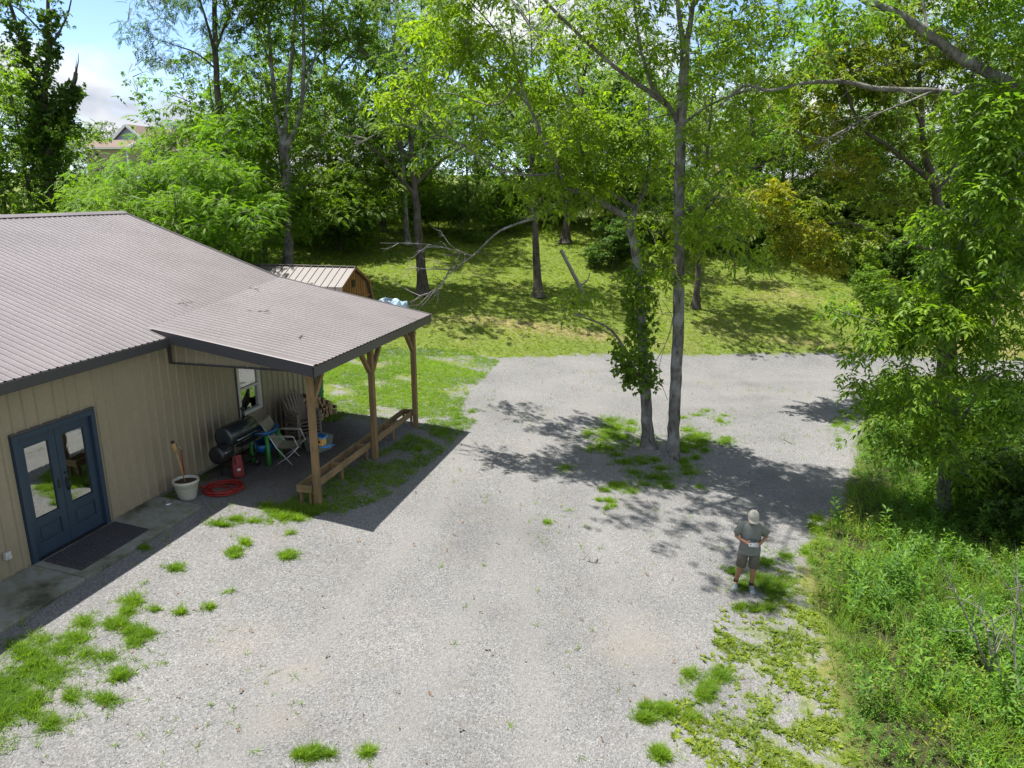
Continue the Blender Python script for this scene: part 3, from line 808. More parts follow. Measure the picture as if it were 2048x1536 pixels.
# ------------------------------------------------------------------ long wooden trough planter
pl = empty('trough_planter', W0, B_ROT); tag(pl, 'long open wooden trough planter on short legs along the porch posts', 'planter')
y0, y1 = 2.02, 7.42
def zt(t): return .155 + (t - 2.1) * .0
for x in (2.62, 2.90):
    yy = [y0, 3.35, 4.78, 6.05, y1]
    for a, b_ in zip(yy[:-1], yy[1:]):
        Bx((x, (a + b_) / 2, .09), (.035, b_ - a - .004, .15), bev=.004).build('plank', 'lumber_long', pl)
for y in (y0 + .02, 3.33, 4.55, 6.07, y1 - .02):
    Bx((2.76, y, .092), (.242, .036, .145), bev=.004).build('end_board' if y in (y0 + .02, y1 - .02) else 'divider', 'lumber_cross', pl)
for x in (2.655, 2.865):
    for y in (y0 + .085, 3.42, 4.65, 6.16, y1 - .085):
        p = W(x, y); zg = g1(p[0], p[1]) - .04
        Bx((x, y, (zg + .15) / 2), (.032, .085, .15 - zg), bev=.003).build('leg', 'lumber', pl)
for y in (2.75, 3.95, 5.4, 6.7): Bx((2.76, y, .025), (.242, .10, .016)).build('bottom_slat', 'lumber_cross', pl)

# ------------------------------------------------------------------ shed behind the porch
def shed():
    c = at_depth(706, 534, 27.6)                       # gable peak, near end
    d = np.array([-.97, .24]); d /= np.linalg.norm(d)   # ridge direction, away from the gable
    zg = g1(c[0] - 2, c[1] + .6)
    rz = math.atan2(d[1], d[0])
    sh = empty('barn_shed', (c[0], c[1], zg), rz); tag(sh, 'small brown wooden barn shed with gambrel metal roof behind the porch', 'shed')
    zp = c[2] - zg; L = 7.0; hw = 1.55
    prof = [(-hw, zp - 1.75), (-hw + .38, zp - .62), (0, zp), (hw - .38, zp - .62), (hw, zp - 1.75)]
    # walls
    def gable(x, nm):
        V = [(x + o_, y, z) for o_ in (0, .05) for y, z in [(-hw + .06, 0)] + [(a * .97, b_ - .05) for a, b_ in prof] + [(hw - .06, 0)]]
        F = [tuple(range(7)), tuple(range(7, 14))[::-1]] + [(i, (i + 1) % 7, (i + 1) % 7 + 7, i + 7) for i in range(7)]
        MB().add(V, F).build(nm, 'shed_wood', sh)
    gable(.05, 'gable_wall'); gable(L - .1, 'gable_wall')
    for y in (-hw + .08, hw - .08): Bx((L / 2, y, (zp - 1.75) / 2), (L - .2, .05, zp - 1.75)).build('side_wall', 'shed_wood', sh)
    k = -1.45
    while k < 1.46:                                     # board battens on the gable
        top = np.interp(k, [p[0] for p in prof], [p[1] for p in prof]) - .12
        lo_ = 1.05 if abs(k) < 1.0 else 0
        if top > lo_ + .05: Bx((.035, k, (lo_ + .95 * 0 + top) / 2 + 0), (.03, .018, top - lo_)).build('batten', 'shed_trim', sh)
        k += .2
    for i in range(4):
        (a, b_), (c_, d_) = prof[i], prof[i + 1]
        for j in range(24):
            x0 = -.12 + j * (L + .2) / 24; w = (L + .2) / 24
            V = [(x0, a, b_), (x0, c_, d_), (x0 + w, c_, d_), (x0 + w, a, b_)]
            nrm = Vector((0, -(d_ - b_), c_ - a)).normalized()
            m = MB(); m.add(V, [(0, 3, 2, 1)])
            m.beam(Vector((x0 + .012, a, b_)) + nrm * .012, Vector((x0 + .012, c_, d_)) + nrm * .012, .024, .03, 0, nrm)
            m.build('roof_panel', 'shed_roof_metal', sh)
        MB().beam((-.10, a, b_ - .03), (-.10, c_, d_ - .03), .05, .07).build('rake_trim', 'shed_trim', sh)
    Bx((L / 2, 0, zp + .015), (L + .24, .16, .03)).build('ridge_cap', 'shed_roof_metal', sh)
    Bx((.02, 0, zp - .62), (.04, .24, .26)).build('vent', 'black_metal', sh)
    Bx((.02, 0, zp - 1.20), (.06, hw * 1.75, .09)).build('header_board', 'shed_trim', sh)
    for j in range(12): Bx((.025, 0, zp - 1.42 - .09 * j), (.03, 1.5, .075), bev=.01).build('door_slat', 'white_vinyl', sh)
    for y in (-.8, .8): Bx((.015, y, (zp - 1.3) / 2), (.05, .09, zp - 1.3)).build('door_frame', 'shed_trim', sh)
    Bx((-.06, -.05, zp - 1.13), (.14, .09, .12), bev=.02).build('lamp', 'black_metal', sh)
shed()
c = place(782, 28.4); tp = empty('covered_trailer', c + np.array([0, 0, 0])); tag(tp, 'pale blue tarp draped over a low heap beside the barn shed', 'tarp')
m = MB(); V = []; F = []; r = random.Random(9)
for i in range(9):
    for j in range(9):
        x, y = (i - 4) * .22, (j - 4) * .16
        z = (1.05 if (i - 4) ** 2 + (j - 4) ** 2 < 12 else 0.5) + r.uniform(-.18, .18) if 0 < i < 8 and 0 < j < 8 else 0.0
        V.append((x, y, z))
for i in range(8):
    for j in range(8): F.append((i * 9 + j, i * 9 + 9 + j, i * 9 + 10 + j, i * 9 + j + 1))
m.add(V, F); m.build('tarp_sheet', 'tarp', tp)
Bx((0, 0, .25), (1.4, 1.0, .45), bev=.05).build('heap_base', 'black_metal', tp)

# ------------------------------------------------------------------ houses on the hill
def house(nm, label, corner_px, Y, rz, w, L, eave, pitch, sid, groundz=None):
    p = at_depth(*corner_px, Y); ez = p[2]
    h = empty(nm, (p[0], p[1], ez - eave), rz); tag(h, label, 'house')
    # gable faces -y; ridge runs +y ; x from 0 to w
    ph = w / 2 * pitch
    V = [(x, y, z) for y in (0, .15) for x, z in ((0, 0), (w, 0), (w, eave), (w / 2, eave + ph), (0, eave))]
    MB().add(V, [(0, 1, 2, 3, 4), (9, 8, 7, 6, 5)] + [(i, (i + 1) % 5, (i + 1) % 5 + 5, i + 5)[::-1] for i in range(5)]).build('gable_wall', sid, h)
    for x in (.08, w - .08): Bx((x, L / 2 + .08, eave / 2), (.15, L - .15, eave - .02)).build('side_wall', sid, h)
    for k in range(int(eave / .2)):
        Bx((w / 2, -.008, .1 + k * .2), (w, .016, .012)).build('clapboard_edge', sid, h) if k % 2 == 0 else None
    ov = .45
    for sg in (-1, 1):
        a = (w / 2 + sg * (w / 2 + ov), eave - ov * pitch); b_ = (w / 2, eave + ph)
        V = [(a[0], -ov, a[1] + d) for d in (.03, .2)] + [(b_[0], -ov, b_[1] + d) for d in (.2, .03)]
        V += [(x, L + ov, z) for x, _, z in V]
        MB().add(V, [(0, 1, 2, 3), (7, 6, 5, 4), (0, 4, 5, 1), (1, 5, 6, 2), (2, 6, 7, 3), (3, 7, 4, 0)]).build('roof', 'shingle', h)
        MB().beam((a[0], -ov - .03, a[1] + .08), (b_[0], -ov - .03, b_[1] + .08), .05, .28).build('rake_board', 'house_trim', h)
        Bx((a[0] + sg * .03, L / 2, a[1] + .08), (.12, L + 2 * ov, .16)).build('gutter', 'house_trim', h)
        MB().tube([(w / 2 + sg * (w / 2 - .06), -.08, eave - .25), (w / 2 + sg * (w / 2 - .06), -.08, 0)], .09, 8).build('downspout', 'house_trim', h)
    for x in (w * .3, w * .7):
        wn_ = Bx((x, -.03, eave * .35), (1.0, .06, 1.5)).build('window', 'window_glass', h)
        Bx((x, -.05, eave * .35 + .8), (1.2, .08, .12)).build('window_head', 'house_trim', h)
    Bx((w / 2, L / 2, -1.5), (w - .02, L, 3.2)).build('foundation', 'concrete', h)
    return h
house('clapboard_house', 'blue clapboard house with white gable trim behind the thicket', (214, 298), 92, R(-12), 6.6, 11, 6.2, .78, 'siding_blue')
house('tan_house', 'tan house with brown shingle roof left of the blue clapboard house', (250, 295), 86, R(80), 4.4, 5.0, 6.0, .36, 'siding_tan')
house('shingled_house', 'house with long brown shingle roof right of the blue clapboard house', (420, 298), 99, R(88), 6.0, 5.5, 6.0, .5, 'siding_tan')
# ------------------------------------------------------------------ leaves
def leaflet(L, Wd, fold=.25):
    """base, left, tip, right: two folded triangles; x = along"""
    return np.array([[0, 0, 0], [.42 * L, Wd / 2, fold * Wd / 2], [L, 0, -.12 * L], [.42 * L, -Wd / 2, fold * Wd / 2]]), np.array([[0, 2, 1], [0, 3, 2]])
def pinnate(pairs, rach, L, Wd, ang=55, droop=.35, hang=.5):
    V = []; F = []
    lv, lf = leaflet(L, Wd)
    for i in range(pairs):
        x = rach * (.25 + .7 * i / max(1, pairs - 1)); z = -droop * (x / rach) ** 2 * rach
        for sg in (-1, 1):
            a = R(ang) * sg; ca, sa = math.cos(a), math.sin(a); k = 1 - .25 * abs(i / max(1, pairs - 1) - .5)
            p = lv * k
            h = p.copy(); h[:, 2] -= hang * p[:, 0]
            q = np.stack([h[:, 0] * ca - h[:, 1] * sa + x, h[:, 0] * sa + h[:, 1] * ca, h[:, 2] + z], 1)
            F.append(lf + len(V) * 4); V.append(q)
    q = lv.copy(); q[:, 0] += rach; q[:, 2] += -droop * rach - .6 * lv[:, 0]
    F.append(lf + len(V) * 4); V.append(q)
    return np.vstack(V), np.vstack(F)
def tuft(n, L, Wd, spread, seed=0):
    """simple leaves radiating from a twig tip"""
    r = np.random.default_rng(seed); V = []; F = []; lv, lf = leaflet(L, Wd)
    for i in range(n):
        a = r.uniform(-spread, spread); b = r.uniform(-.9, .5); o = r.uniform(0, .8) * L
        k = r.uniform(.7, 1.15); p = lv * k
        ca, sa, cb, sb = math.cos(a), math.sin(a), math.cos(b), math.sin(b)
        x, y, z = p.T; x2 = x * cb - z * sb; z2 = x * sb + z * cb
        V.append(np.stack([x2 * ca - y * sa + o, x2 * sa + y * ca + r.uniform(-.4, .4) * L, z2 + r.uniform(-.3, .3) * L], 1)); F.append(lf + i * 4)
    return np.vstack(V), np.vstack(F)
def frames(D, r, roll=.7):
    D = D / (np.linalg.norm(D, axis=1, keepdims=True) + 1e-9)
    up = np.tile([0, 0, 1.0], (len(D), 1)) + r.normal(0, roll * .5, (len(D), 3))
    y = np.cross(up, D); y /= np.linalg.norm(y, axis=1, keepdims=True) + 1e-9
    z = np.cross(D, y)
    return np.stack([D, y, z], 2)
def stamp(tpl, P, D, S, r, roll=.7):
    V, F = tpl; Rm = frames(D, r, roll)
    out = np.einsum('nij,kj->nki', Rm, V) * S[:, None, None] + P[:, None, :]
    Fo = F[None] + (np.arange(len(P)) * len(V))[:, None, None]
    return out.reshape(-1, 3), Fo.reshape(-1, F.shape[1])
def stamp_multi(tpls, P, D, S, r, roll=.7):
    ch = r.integers(0, len(tpls), len(P)); Vs = []; Fs = []; b = 0
    for i, t in enumerate(tpls):
        m = ch == i
        if not m.any(): continue
        V, F = stamp(t, P[m], D[m], S[m], r, roll); Vs.append(V); Fs.append(F + b); b += len(V)
    return np.vstack(Vs), np.vstack(Fs)

# ------------------------------------------------------------------ tree builder
def smooth_line(pts, sub=4, wob=0, r=None):
    pts = np.asarray(pts, float)
    if len(pts) < 3: 
        t = np.linspace(0, 1, sub + 1)[:, None]; out = pts[0] + (pts[1] - pts[0]) * t
    else:
        P = np.vstack([2 * pts[0] - pts[1], pts, 2 * pts[-1] - pts[-2]]); out = []
        for i in range(1, len(P) - 2):
            for k in range(sub):
                t = k / sub
                out.append(.5 * ((2 * P[i]) + (-P[i - 1] + P[i + 1]) * t + (2 * P[i - 1] - 5 * P[i] + 4 * P[i + 1] - P[i + 2]) * t * t + (-P[i - 1] + 3 * P[i] - 3 * P[i + 1] + P[i + 2]) * t ** 3))
        out.append(P[-2]); out = np.array(out)
    if wob and r is not None:
        w = r.normal(0, wob, out.shape); w[0] = 0; w[-1] = 0; out = out + w
    return out
class TubeSet:
    """many tapered tubes, gathered per ring size, built with numpy"""
    def __init__(s): s.V = []; s.F = []; s.n = 0
    def add(s, pts, rad, k):
        pts = np.asarray(pts, float); m = len(pts); rad = np.asarray(rad, float)
        d = np.gradient(pts, axis=0); d /= np.linalg.norm(d, axis=1, keepdims=True) + 1e-9
        ref = np.array([1., 0, 0]) if abs(d[0, 0]) < .7 else np.array([0, 1., 0])
        a = ref - d * (d @ ref)[:, None]; a /= np.linalg.norm(a, axis=1, keepdims=True) + 1e-9
        b = np.cross(d, a); t = 2 * np.pi * np.arange(k) / k
        V = pts[:, None] + rad[:, None, None] * (a[:, None] * np.cos(t)[None, :, None] + b[:, None] * np.sin(t)[None, :, None])
        i = np.arange(m - 1)[:, None] * k; j = np.arange(k)[None]
        F = np.stack([i + j, i + (j + 1) % k, i + k + (j + 1) % k, i + k + j], -1).reshape(-1, 4)
        s.V.append(V.reshape(-1, 3)); s.F.append(F + s.n); s.n += m * k
    def mesh(s, name): return mesh_np(name, np.vstack(s.V), np.vstack(s.F), True)

def in_ellipsoids(ells, n, r, shell=.55):
    vol = np.array([e[3] * e[4] * e[5] for e in ells]); pick = r.choice(len(ells), n, p=vol / vol.sum())
    d = r.normal(0, 1, (n, 3)); d /= np.linalg.norm(d, axis=1, keepdims=True)
    rad = r.uniform(0, 1, n) ** (1 / 3.0); rad = shell * rad ** .45 + (1 - shell) * rad
    E = np.array(ells)[pick]
    return E[:, :3] + d * rad[:, None] * E[:, 3:6]

def grow(limbs, ells, n_att, tpls, per, spread, lscale, seed, twig_r=.018, shell=.55, sag=.12, inner=.3, tip_bias=.5, droop=.25, keep=None):
    """limbs: list of (points, r0, r1). returns trunk TubeSet, twig TubeSet, leaf (V, F)"""
    r = np.random.default_rng(seed); T = TubeSet(); B = TubeSet(); N = []
    for pts, r0, r1 in limbs:
        L = smooth_line(pts, 5, .012 * max(.3, r0 * 4), r); m = len(L)
        rad = r0 + (r1 - r0) * np.linspace(0, 1, m) ** .85
        if r0 > .1: rad[0] *= 1.7; rad[1] *= 1.22; rad[2] *= 1.06
        T.add(L, rad, 12 if r0 > .1 else (8 if r0 > .05 else 6))
        N.append(L[max(1, int(m * .18)):] if r0 > .1 else L[1:])
    nodes = np.vstack(N)
    A = in_ellipsoids(ells, n_att, r, shell)
    if keep is not None: A = A[keep(A)]
    d0 = np.array([np.min(((nodes - a) ** 2).sum(1)) for a in A]); A = A[np.argsort(d0)]
    buf = np.zeros((len(nodes) + len(A) * 6, 3)); buf[:len(nodes)] = nodes; cnt = len(nodes)
    P = []; D = []
    for a in A:
        dd = buf[:cnt] - a; dist2 = (dd ** 2).sum(1) + np.where(dd[:, 2] > .3, 1.5, 0) * dd[:, 2] ** 2
        i = int(np.argmin(dist2)); n0 = buf[i].copy(); v = a - n0; L = np.linalg.norm(v)
        if L < .05: continue
        k = max(3, min(7, int(L / .4) + 2)); t = np.linspace(0, 1, k)
        pts = n0 + v * t[:, None]
        pts[:, 2] += sag * L * np.sin(np.pi * t) * r.uniform(.2, 1.2); pts[1:-1] += r.normal(0, .035 * L, (k - 2, 3))
        r0 = min(twig_r * (.5 + .45 * L), twig_r * 2.6)
        B.add(pts, np.linspace(r0, max(.0035, r0 * .22), k), 4)
        add = pts[1:]; add = add[:6]; buf[cnt:cnt + len(add)] = add; cnt += len(add)
        dirn = v / L; npr = max(1, int(r.poisson(per)))
        tt = np.clip(1 - np.abs(r.normal(0, .28, npr)), .35, 1)
        base = n0 + v * tt[:, None] + r.normal(0, spread, (npr, 3)) * np.array([1.15, 1.15, .55])
        out = dirn * tip_bias + r.normal(0, .62, (npr, 3)); out[:, 2] = out[:, 2] * .45 - droop * .6
        P.append(base); D.append(out)
    P = np.vstack(P); D = np.vstack(D)
    S = lscale * r.uniform(.7, 1.2, len(P))
    return T, B, stamp_multi(tpls, P, D, S, r, .5)

def side_twigs(T, pts, n, L, seed, r0=.012):
    r = np.random.default_rng(seed); ln = smooth_line(pts, 5)
    for k in range(n):
        i = r.integers(2, len(ln)); d = ln[i] - ln[max(0, i - 3)]; d = d / (np.linalg.norm(d) + 1e-9) * .6 + r.normal(0, .55, 3); l = L * r.uniform(.4, 1.1)
        m = ln[i] + d * l * .5 + r.normal(0, .04, 3); e = ln[i] + d * l + r.normal(0, .08, 3) + np.array([0, 0, -.05 * l]); q = smooth_line([ln[i], m, e], 3)
        T.add(q, np.linspace(r0, .003, len(q)), 4)
        for j in range(3):
            s_ = q[r.integers(2, len(q))]; v = (e - ln[i]) * r.uniform(.15, .4) + r.normal(0, .12 * l, 3); T.add(smooth_line([s_, s_ + v * .5 + r.normal(0, .02, 3), s_ + v], 2), np.linspace(r0 * .45, .002, 5), 3)
def make_tree(name, label, base, built, bark_m, color, cat='tree', group=None, dx=(0, 0, 0)):
    T, B, (V, F) = built
    e = empty(name, base); tag(e, label, cat, group)
    link('trunk', T.mesh('trunk'), bark_m, e)
    if B.n: link('branches', B.mesh('branches'), bark_m, e)['kind'] = 'stuff'
    link('crown', mesh_np('crown', V, F), 'leaf', e, color)['kind'] = 'stuff'
    return e
def rel(base, pts): return [np.asarray(p) - base for p in pts]

PINN_N = [pinnate(3, .25, .135, .058, 58, .35, .30), pinnate(3, .27, .13, .055, 52, .45, .40), pinnate(2, .18, .14, .062, 50, .3, .25)]     # near trees
PINN_B = [pinnate(3, .46, .22, .115, 58, .3, .3), pinnate(4, .5, .20, .10, 60, .4, .35), tuft(7, .23, .13, 1.6, 3)]            # background
PINN_F = [pinnate(5, .40, .12, .060, 65, .3, .2), pinnate(6, .44, .11, .056, 65, .25, .2)]                                         # feathery locust
TUFT_S = [tuft(7, .17, .085, 1.8, 1), tuft(8, .15, .08, 2.2, 2)]
IVY = [tuft(6, .11, .09, 2.6, 5), tuft(6, .10, .09, 2.6, 6)]

def px(base, u, v, dy=0): return at_depth(u, v, base[1] + dy) - base
def ell(base, u, v, dy, ru, rv, ry):
    c = px(base, u, v, dy); k = np.linalg.norm(at_depth(u, v, base[1] + dy) - np.array([0, 0, CAM_H])) / F_PX
    return (*c, ru * k, ry, rv * k)
def ivy_on(line, r0, n, seed, size=1.0):
    r = np.random.default_rng(seed); L = smooth_line(line, 6)
    i = r.integers(0, len(L) - 1, n); t = r.uniform(0, 1, n)[:, None]
    P = L[i] * (1 - t) + L[i + 1] * t; d = r.normal(0, 1, (n, 3)); d[:, 2] *= .2; d /= np.linalg.norm(d, axis=1, keepdims=True)
    P = P + d * (r0 * r.uniform(.9, 3.2, n))[:, None]; d[:, 2] -= .5
    return stamp_multi(IVY, P, d, size * r.uniform(.7, 1.3, n), r, 1.2)

BRIGHT = (.178, .252, .024); MID = (.130, .205, .030); DARK = (.085, .148, .034); GOLD = (.25, .235, .03); LIME = (.13, .20, .022)
# --- the two trees standing in the gravel
b1 = hit(1295, 893); b2 = hit(1345, 915)
p = lambda u, v, dy=0: px(b1, u, v, dy)
trunk1 = [p(1297, 900), p(1292, 800), p(1285, 700), p(1280, 600, .1), p(1272, 510, .1), p(1254, 436, .1)]
limbs1 = [(trunk1, .165, .10),
          ([p(1254, 436, .1), p(1215, 412, -.2), p(1165, 385, -.5), p(1130, 376, -.7), p(1116, 335, -.8), p(1090, 285, -.6), p(1068, 234, -.4), p(1049, 189, -.2), p(1033, 130), p(1020, 60, .3)], .085, .02),
          ([p(1262, 460, .1), p(1272, 415, .5), p(1288, 380, .8), p(1300, 320, 1.2), p(1296, 250, 1.5), p(1300, 170, 1.7)], .07, .02),
          ([p(1268, 415, .4), p(1228, 388, .6), p(1190, 350, .9), p(1160, 290, 1.1), p(1120, 163, 1.3), p(1078, 81, 1.5), p(1016, -10, 1.9)], .055, .02),
          ([p(1118, 345, -.8), p(1060, 350, -1), p(1000, 337, -1.1), p(909, 281, -1.3), p(840, 219, -1.5), p(784, 178, -1.6)], .035, .007),
          ([p(909, 281, -1.3), p(850, 262, -1.3), p(790, 250, -1.3), p(720, 287, -1.3)], .016, .005),
          ([p(1138, 380, -.7), p(1085, 428, -.9), p(1000, 462, -1.1), p(945, 512, -1.2), p(900, 538, -1.3), p(830, 536, -1.3)], .042, .008),
          ([p(945, 512, -1.2), p(905, 500, -1.3), p(850, 488, -1.3), p(760, 486, -1.3)], .018, .005),
          ([p(900, 538, -1.3), p(880, 570, -1.3), p(850, 590, -1.2), p(820, 605, -1.2)], .014, .004),
          ([p(1290, 790), p(1250, 700, -.3), p(1215, 655, -.5), p(1160, 632, -.6), p(1120, 610, -.7)], .05, .012),
          ([p(1292, 640), p(1270, 600, .5), p(1235, 570, .8)], .02, .008), ([p(1033, 130), p(990, 60, -.4), p(920, -20, -.8)], .03, .01), ([p(1060, 215, -.4), p(1000, 150, -.7), p(930, 90, -.9)], .025, .008), ([p(1040, 160, 0), np.array([-4.2, 1.4, 9.0]), np.array([-5.5, 2.2, 9.4]), np.array([-7.0, 2.8, 9.3])], .035, .01), ([p(1033, 130, 0), np.array([-3.6, 1.2, 10.2]), np.array([-5.4, 1.4, 11.0])], .03, .01)]
e1 = [ell(b1, 1130, 300, -.5, 95, 90, 1.0), ell(b1, 1090, 385, -.8, 65, 50, .7), ell(b1, 1200, 285, .5, 80, 75, 1.0), ell(b1, 1185, 395, -.2, 60, 45, .7), ell(b1, 1290, 330, 1., 60, 90, .9),
      ell(b1, 1245, 210, 1.2, 90, 60, 1), ell(b1, 1080, 130, .8, 70, 70, 1), ell(b1, 1170, 605, -.5, 60, 35, .5), ell(b1, 830, 200, -1.4, 55, 45, .5), ell(b1, 765, 260, -1.3, 50, 25, .3), ell(b1, 810, 555, -1.2, 45, 45, .4), ell(b1, 940, 230, -1.2, 45, 35, .5), ell(b1, 980, 110, -.5, 60, 50, 1), ell(b1, 890, 60, -.8, 60, 50, 1), ell(b1, 980, -60, -.5, 110, 50, 1.2), ell(b1, 860, 320, -1.3, 45, 25, .4), (-4.5, 2.0, 9.4, 1.0, .8, .4), (-6.3, 2.6, 9.2, .9, .8, .4), (-5.3, 1.2, 10.8, 1.0, .8, .4)]
t1 = grow(limbs1, e1, 310, PINN_N, 9, .19, 1.25, 11, .014)
for k_ in (4, 5, 6, 7, 8): side_twigs(t1[1], limbs1[k_][0], 9, .7, 40 + k_)
tr1 = make_tree('ivy_tree', 'grey tree with vine leaves on its trunk, left of two in the gravel', b1, t1, 'bark_grey', BRIGHT)
iv = ivy_on([p(1283, 690), p(1280, 620), p(1276, 540)], .13, 300, 4, .95); iv2 = ivy_on([p(1288, 770, -.1), p(1270, 735, -.15), p(1258, 690, -.2)], .17, 300, 6, 1.0)
link('climbing_vine', mesh_np('climbing_vine', np.vstack([iv[0], iv2[0]]), np.vstack([iv[1], iv2[1] + len(iv[0])])), 'leaf', tr1, MID)
vt = TubeSet(); vt.add(smooth_line([p(1300, 880, -.2), p(1303, 850, -.21), p(1296, 825, -.22), p(1302, 790, -.22), p(1295, 760, -.22), p(1282, 745, -.2), p(1300, 735, -.2)], 5), np.full(31, .012), 5)
vt.add(smooth_line([p(1300, 740, -.2), p(1330, 690, -.2), p(1345, 640, -.1), p(1325, 600, 0)], 5), np.full(16, .008), 4)
vt.add(smooth_line([p(1335, 800, -.1), p(1318, 740, -.1), p(1340, 660, -.1), p(1350, 615, -.05)], 5), np.full(16, .007), 4)
link('vine_stem', vt.mesh('vine_stem'), 'bark_dead', tr1)

p = lambda u, v, dy=0: px(b2, u, v, dy)
limbs2 = [([p(1345, 922), p(1348, 840), p(1352, 760), p(1357, 620), p(1358, 510), p(1358, 400), p(1360, 300), p(1362, 240), p(1367, 165), p(1369, 100)], .165, .115),
          ([p(1369, 105), p(1362, 60), p(1355, 0), p(1350, -80, .2), p(1345, -200, .3)], .075, .03), ([p(1369, 110), p(1380, 50), p(1387, 0), p(1400, -90, -.2), p(1420, -220, -.4)], .08, .03),
          ([p(1360, 260), p(1340, 215, -.2), p(1306, 176, -.5), p(1288, 124, -.7), p(1277, 80, -.8), p(1268, 0, -.9)], .06, .025),
          ([p(1335, 212, -.2), p(1290, 178, -.5), p(1241, 143, -.8), p(1182, 91, -1.2), p(1137, 49, -1.5), p(1094, 6, -1.8), p(1060, -40, -2)], .055, .03),
          ([p(1361, 252), p(1400, 222, -.3), p(1440, 200, -.6), p(1500, 178, -1), p(1545, 150, -1.2)], .04, .012),
          ([p(1361, 225), p(1310, 235, -.6), p(1267, 245, -1)], .022, .008),
          ([p(1358, 430), p(1400, 405, -.3), p(1440, 395, -.6), p(1490, 400, -.8)], .03, .008),
          ([p(1358, 500), p(1325, 470, -.3), p(1300, 462, -.5)], .02, .006), ([p(1357, 630), p(1335, 625, -.3), p(1310, 640, -.5)], .012, .004),
          ([p(1355, 0), np.array([-.8, -.8, 12.2]), np.array([-2.6, -1.8, 12.9]), np.array([-5.2, -2.8, 12.8])], .05, .015), ([np.array([-2.0, -1.5, 12.7]), np.array([-2.8, -3.2, 12.4]), np.array([-3.4, -5.0, 12.2])], .03, .01), ([p(1387, 0), np.array([1.2, -.4, 12.6]), np.array([2.6, -.6, 13.6])], .04, .012)]
e2 = [ell(b2, 1410, 440, -.5, 75, 65, .8), ell(b2, 1460, 470, -.7, 70, 60, .7), ell(b2, 1300, 480, -.5, 50, 50, .6), ell(b2, 1325, 560, -.3, 55, 45, .5), ell(b2, 1410, 150, -.3, 80, 90, 1.2), ell(b2, 1440, 300, -.6, 70, 80, .8),
      ell(b2, 1280, 60, -.8, 90, 60, 1), ell(b2, 1180, 40, -1.2, 90, 50, 1), ell(b2, 1480, 60, -.6, 80, 70, 1), ell(b2, 1350, -120, 0, 170, 90, 1.6), ell(b2, 1520, 200, -1, 50, 60, .6), ell(b2, 1378, 350, -.9, 40, 40, .35), ell(b2, 1365, 445, -.9, 45, 35, .35)]
t2 = grow(limbs2, e2 + [(-1.6, -1.2, 13.2, 1.7, 1.3, .5), (-4.6, -2.6, 12.6, 1.5, 1.1, .4), (-3.2, -4.6, 12.0, 1.3, 1.0, .4)], 250, PINN_N, 9, .19, 1.25, 12, .014)
make_tree('straight_tree', 'tall straight grey tree, right of the two standing in the gravel', b2, t2, 'bark_grey', BRIGHT)

# --- tree at the right edge with two stems
b3 = hit(1886, 1028)
p = lambda u, v, dy=0: px(b3, u, v, dy)
limbs3 = [([p(1888, 1035), p(1892, 980), p(1903, 900), p(1908, 800), p(1906, 700), p(1912, 600), p(1925, 480), p(1950, 360), p(1975, 240)], .135, .04),
          ([p(1878, 1030), p(1880, 970), p(1888, 920), p(1925, 840, .2), p(1965, 760, .4), p(1985, 660, .5), p(2010, 540, .6), p(2040, 420, .6)], .07, .02),
          ([p(1905, 720), p(1860, 690, -.3), p(1800, 660, -.6), p(1740, 640, -.8), p(1670, 620, -1)], .03, .007), ([p(1904, 830), p(1860, 810, -.4), p(1800, 820, -.6), p(1750, 850, -.7)], .03, .007),
          ([p(1900, 905), p(1860, 900, -.5), p(1810, 890, -.7)], .02, .006), ([p(1910, 620), p(1960, 590, -.5), p(2010, 600, -.8), p(2060, 620, -1)], .03, .008),
          ([p(1920, 520), p(1960, 430, -.6), p(2000, 360, -1), p(2050, 300, -1.2)], .03, .008), ([p(1908, 780), p(1960, 760, -.6), p(2020, 740, -1)], .025, .007)]
e3 = [ell(b3, 1780, 640, -.6, 110, 50, .8), ell(b3, 1830, 740, -.5, 120, 60, .9), ell(b3, 1800, 850, -.6, 90, 60, .8), ell(b3, 1880, 600, -.4, 90, 70, 1), ell(b3, 1990, 560, -.6, 80, 110, 1), ell(b3, 1990, 400, -.6, 80, 110, 1), ell(b3, 2000, 240, -.4, 70, 90, .9),
      ell(b3, 1980, 760, -.6, 80, 70, .9), ell(b3, 1900, 870, -.5, 80, 50, .8), ell(b3, 1880, 480, -.2, 50, 60, .7), ell(b3, 1960, 930, -.2, 80, 50, .8)]
t3 = grow(limbs3, e3, 330, PINN_N, 11, .17, 1.22, 13, .012, droop=.35)
make_tree('broadleaf_tree', 'leafy two-stemmed tree rising from the weeds at the right edge', b3, t3, 'bark_grey', (.165, .255, .028))

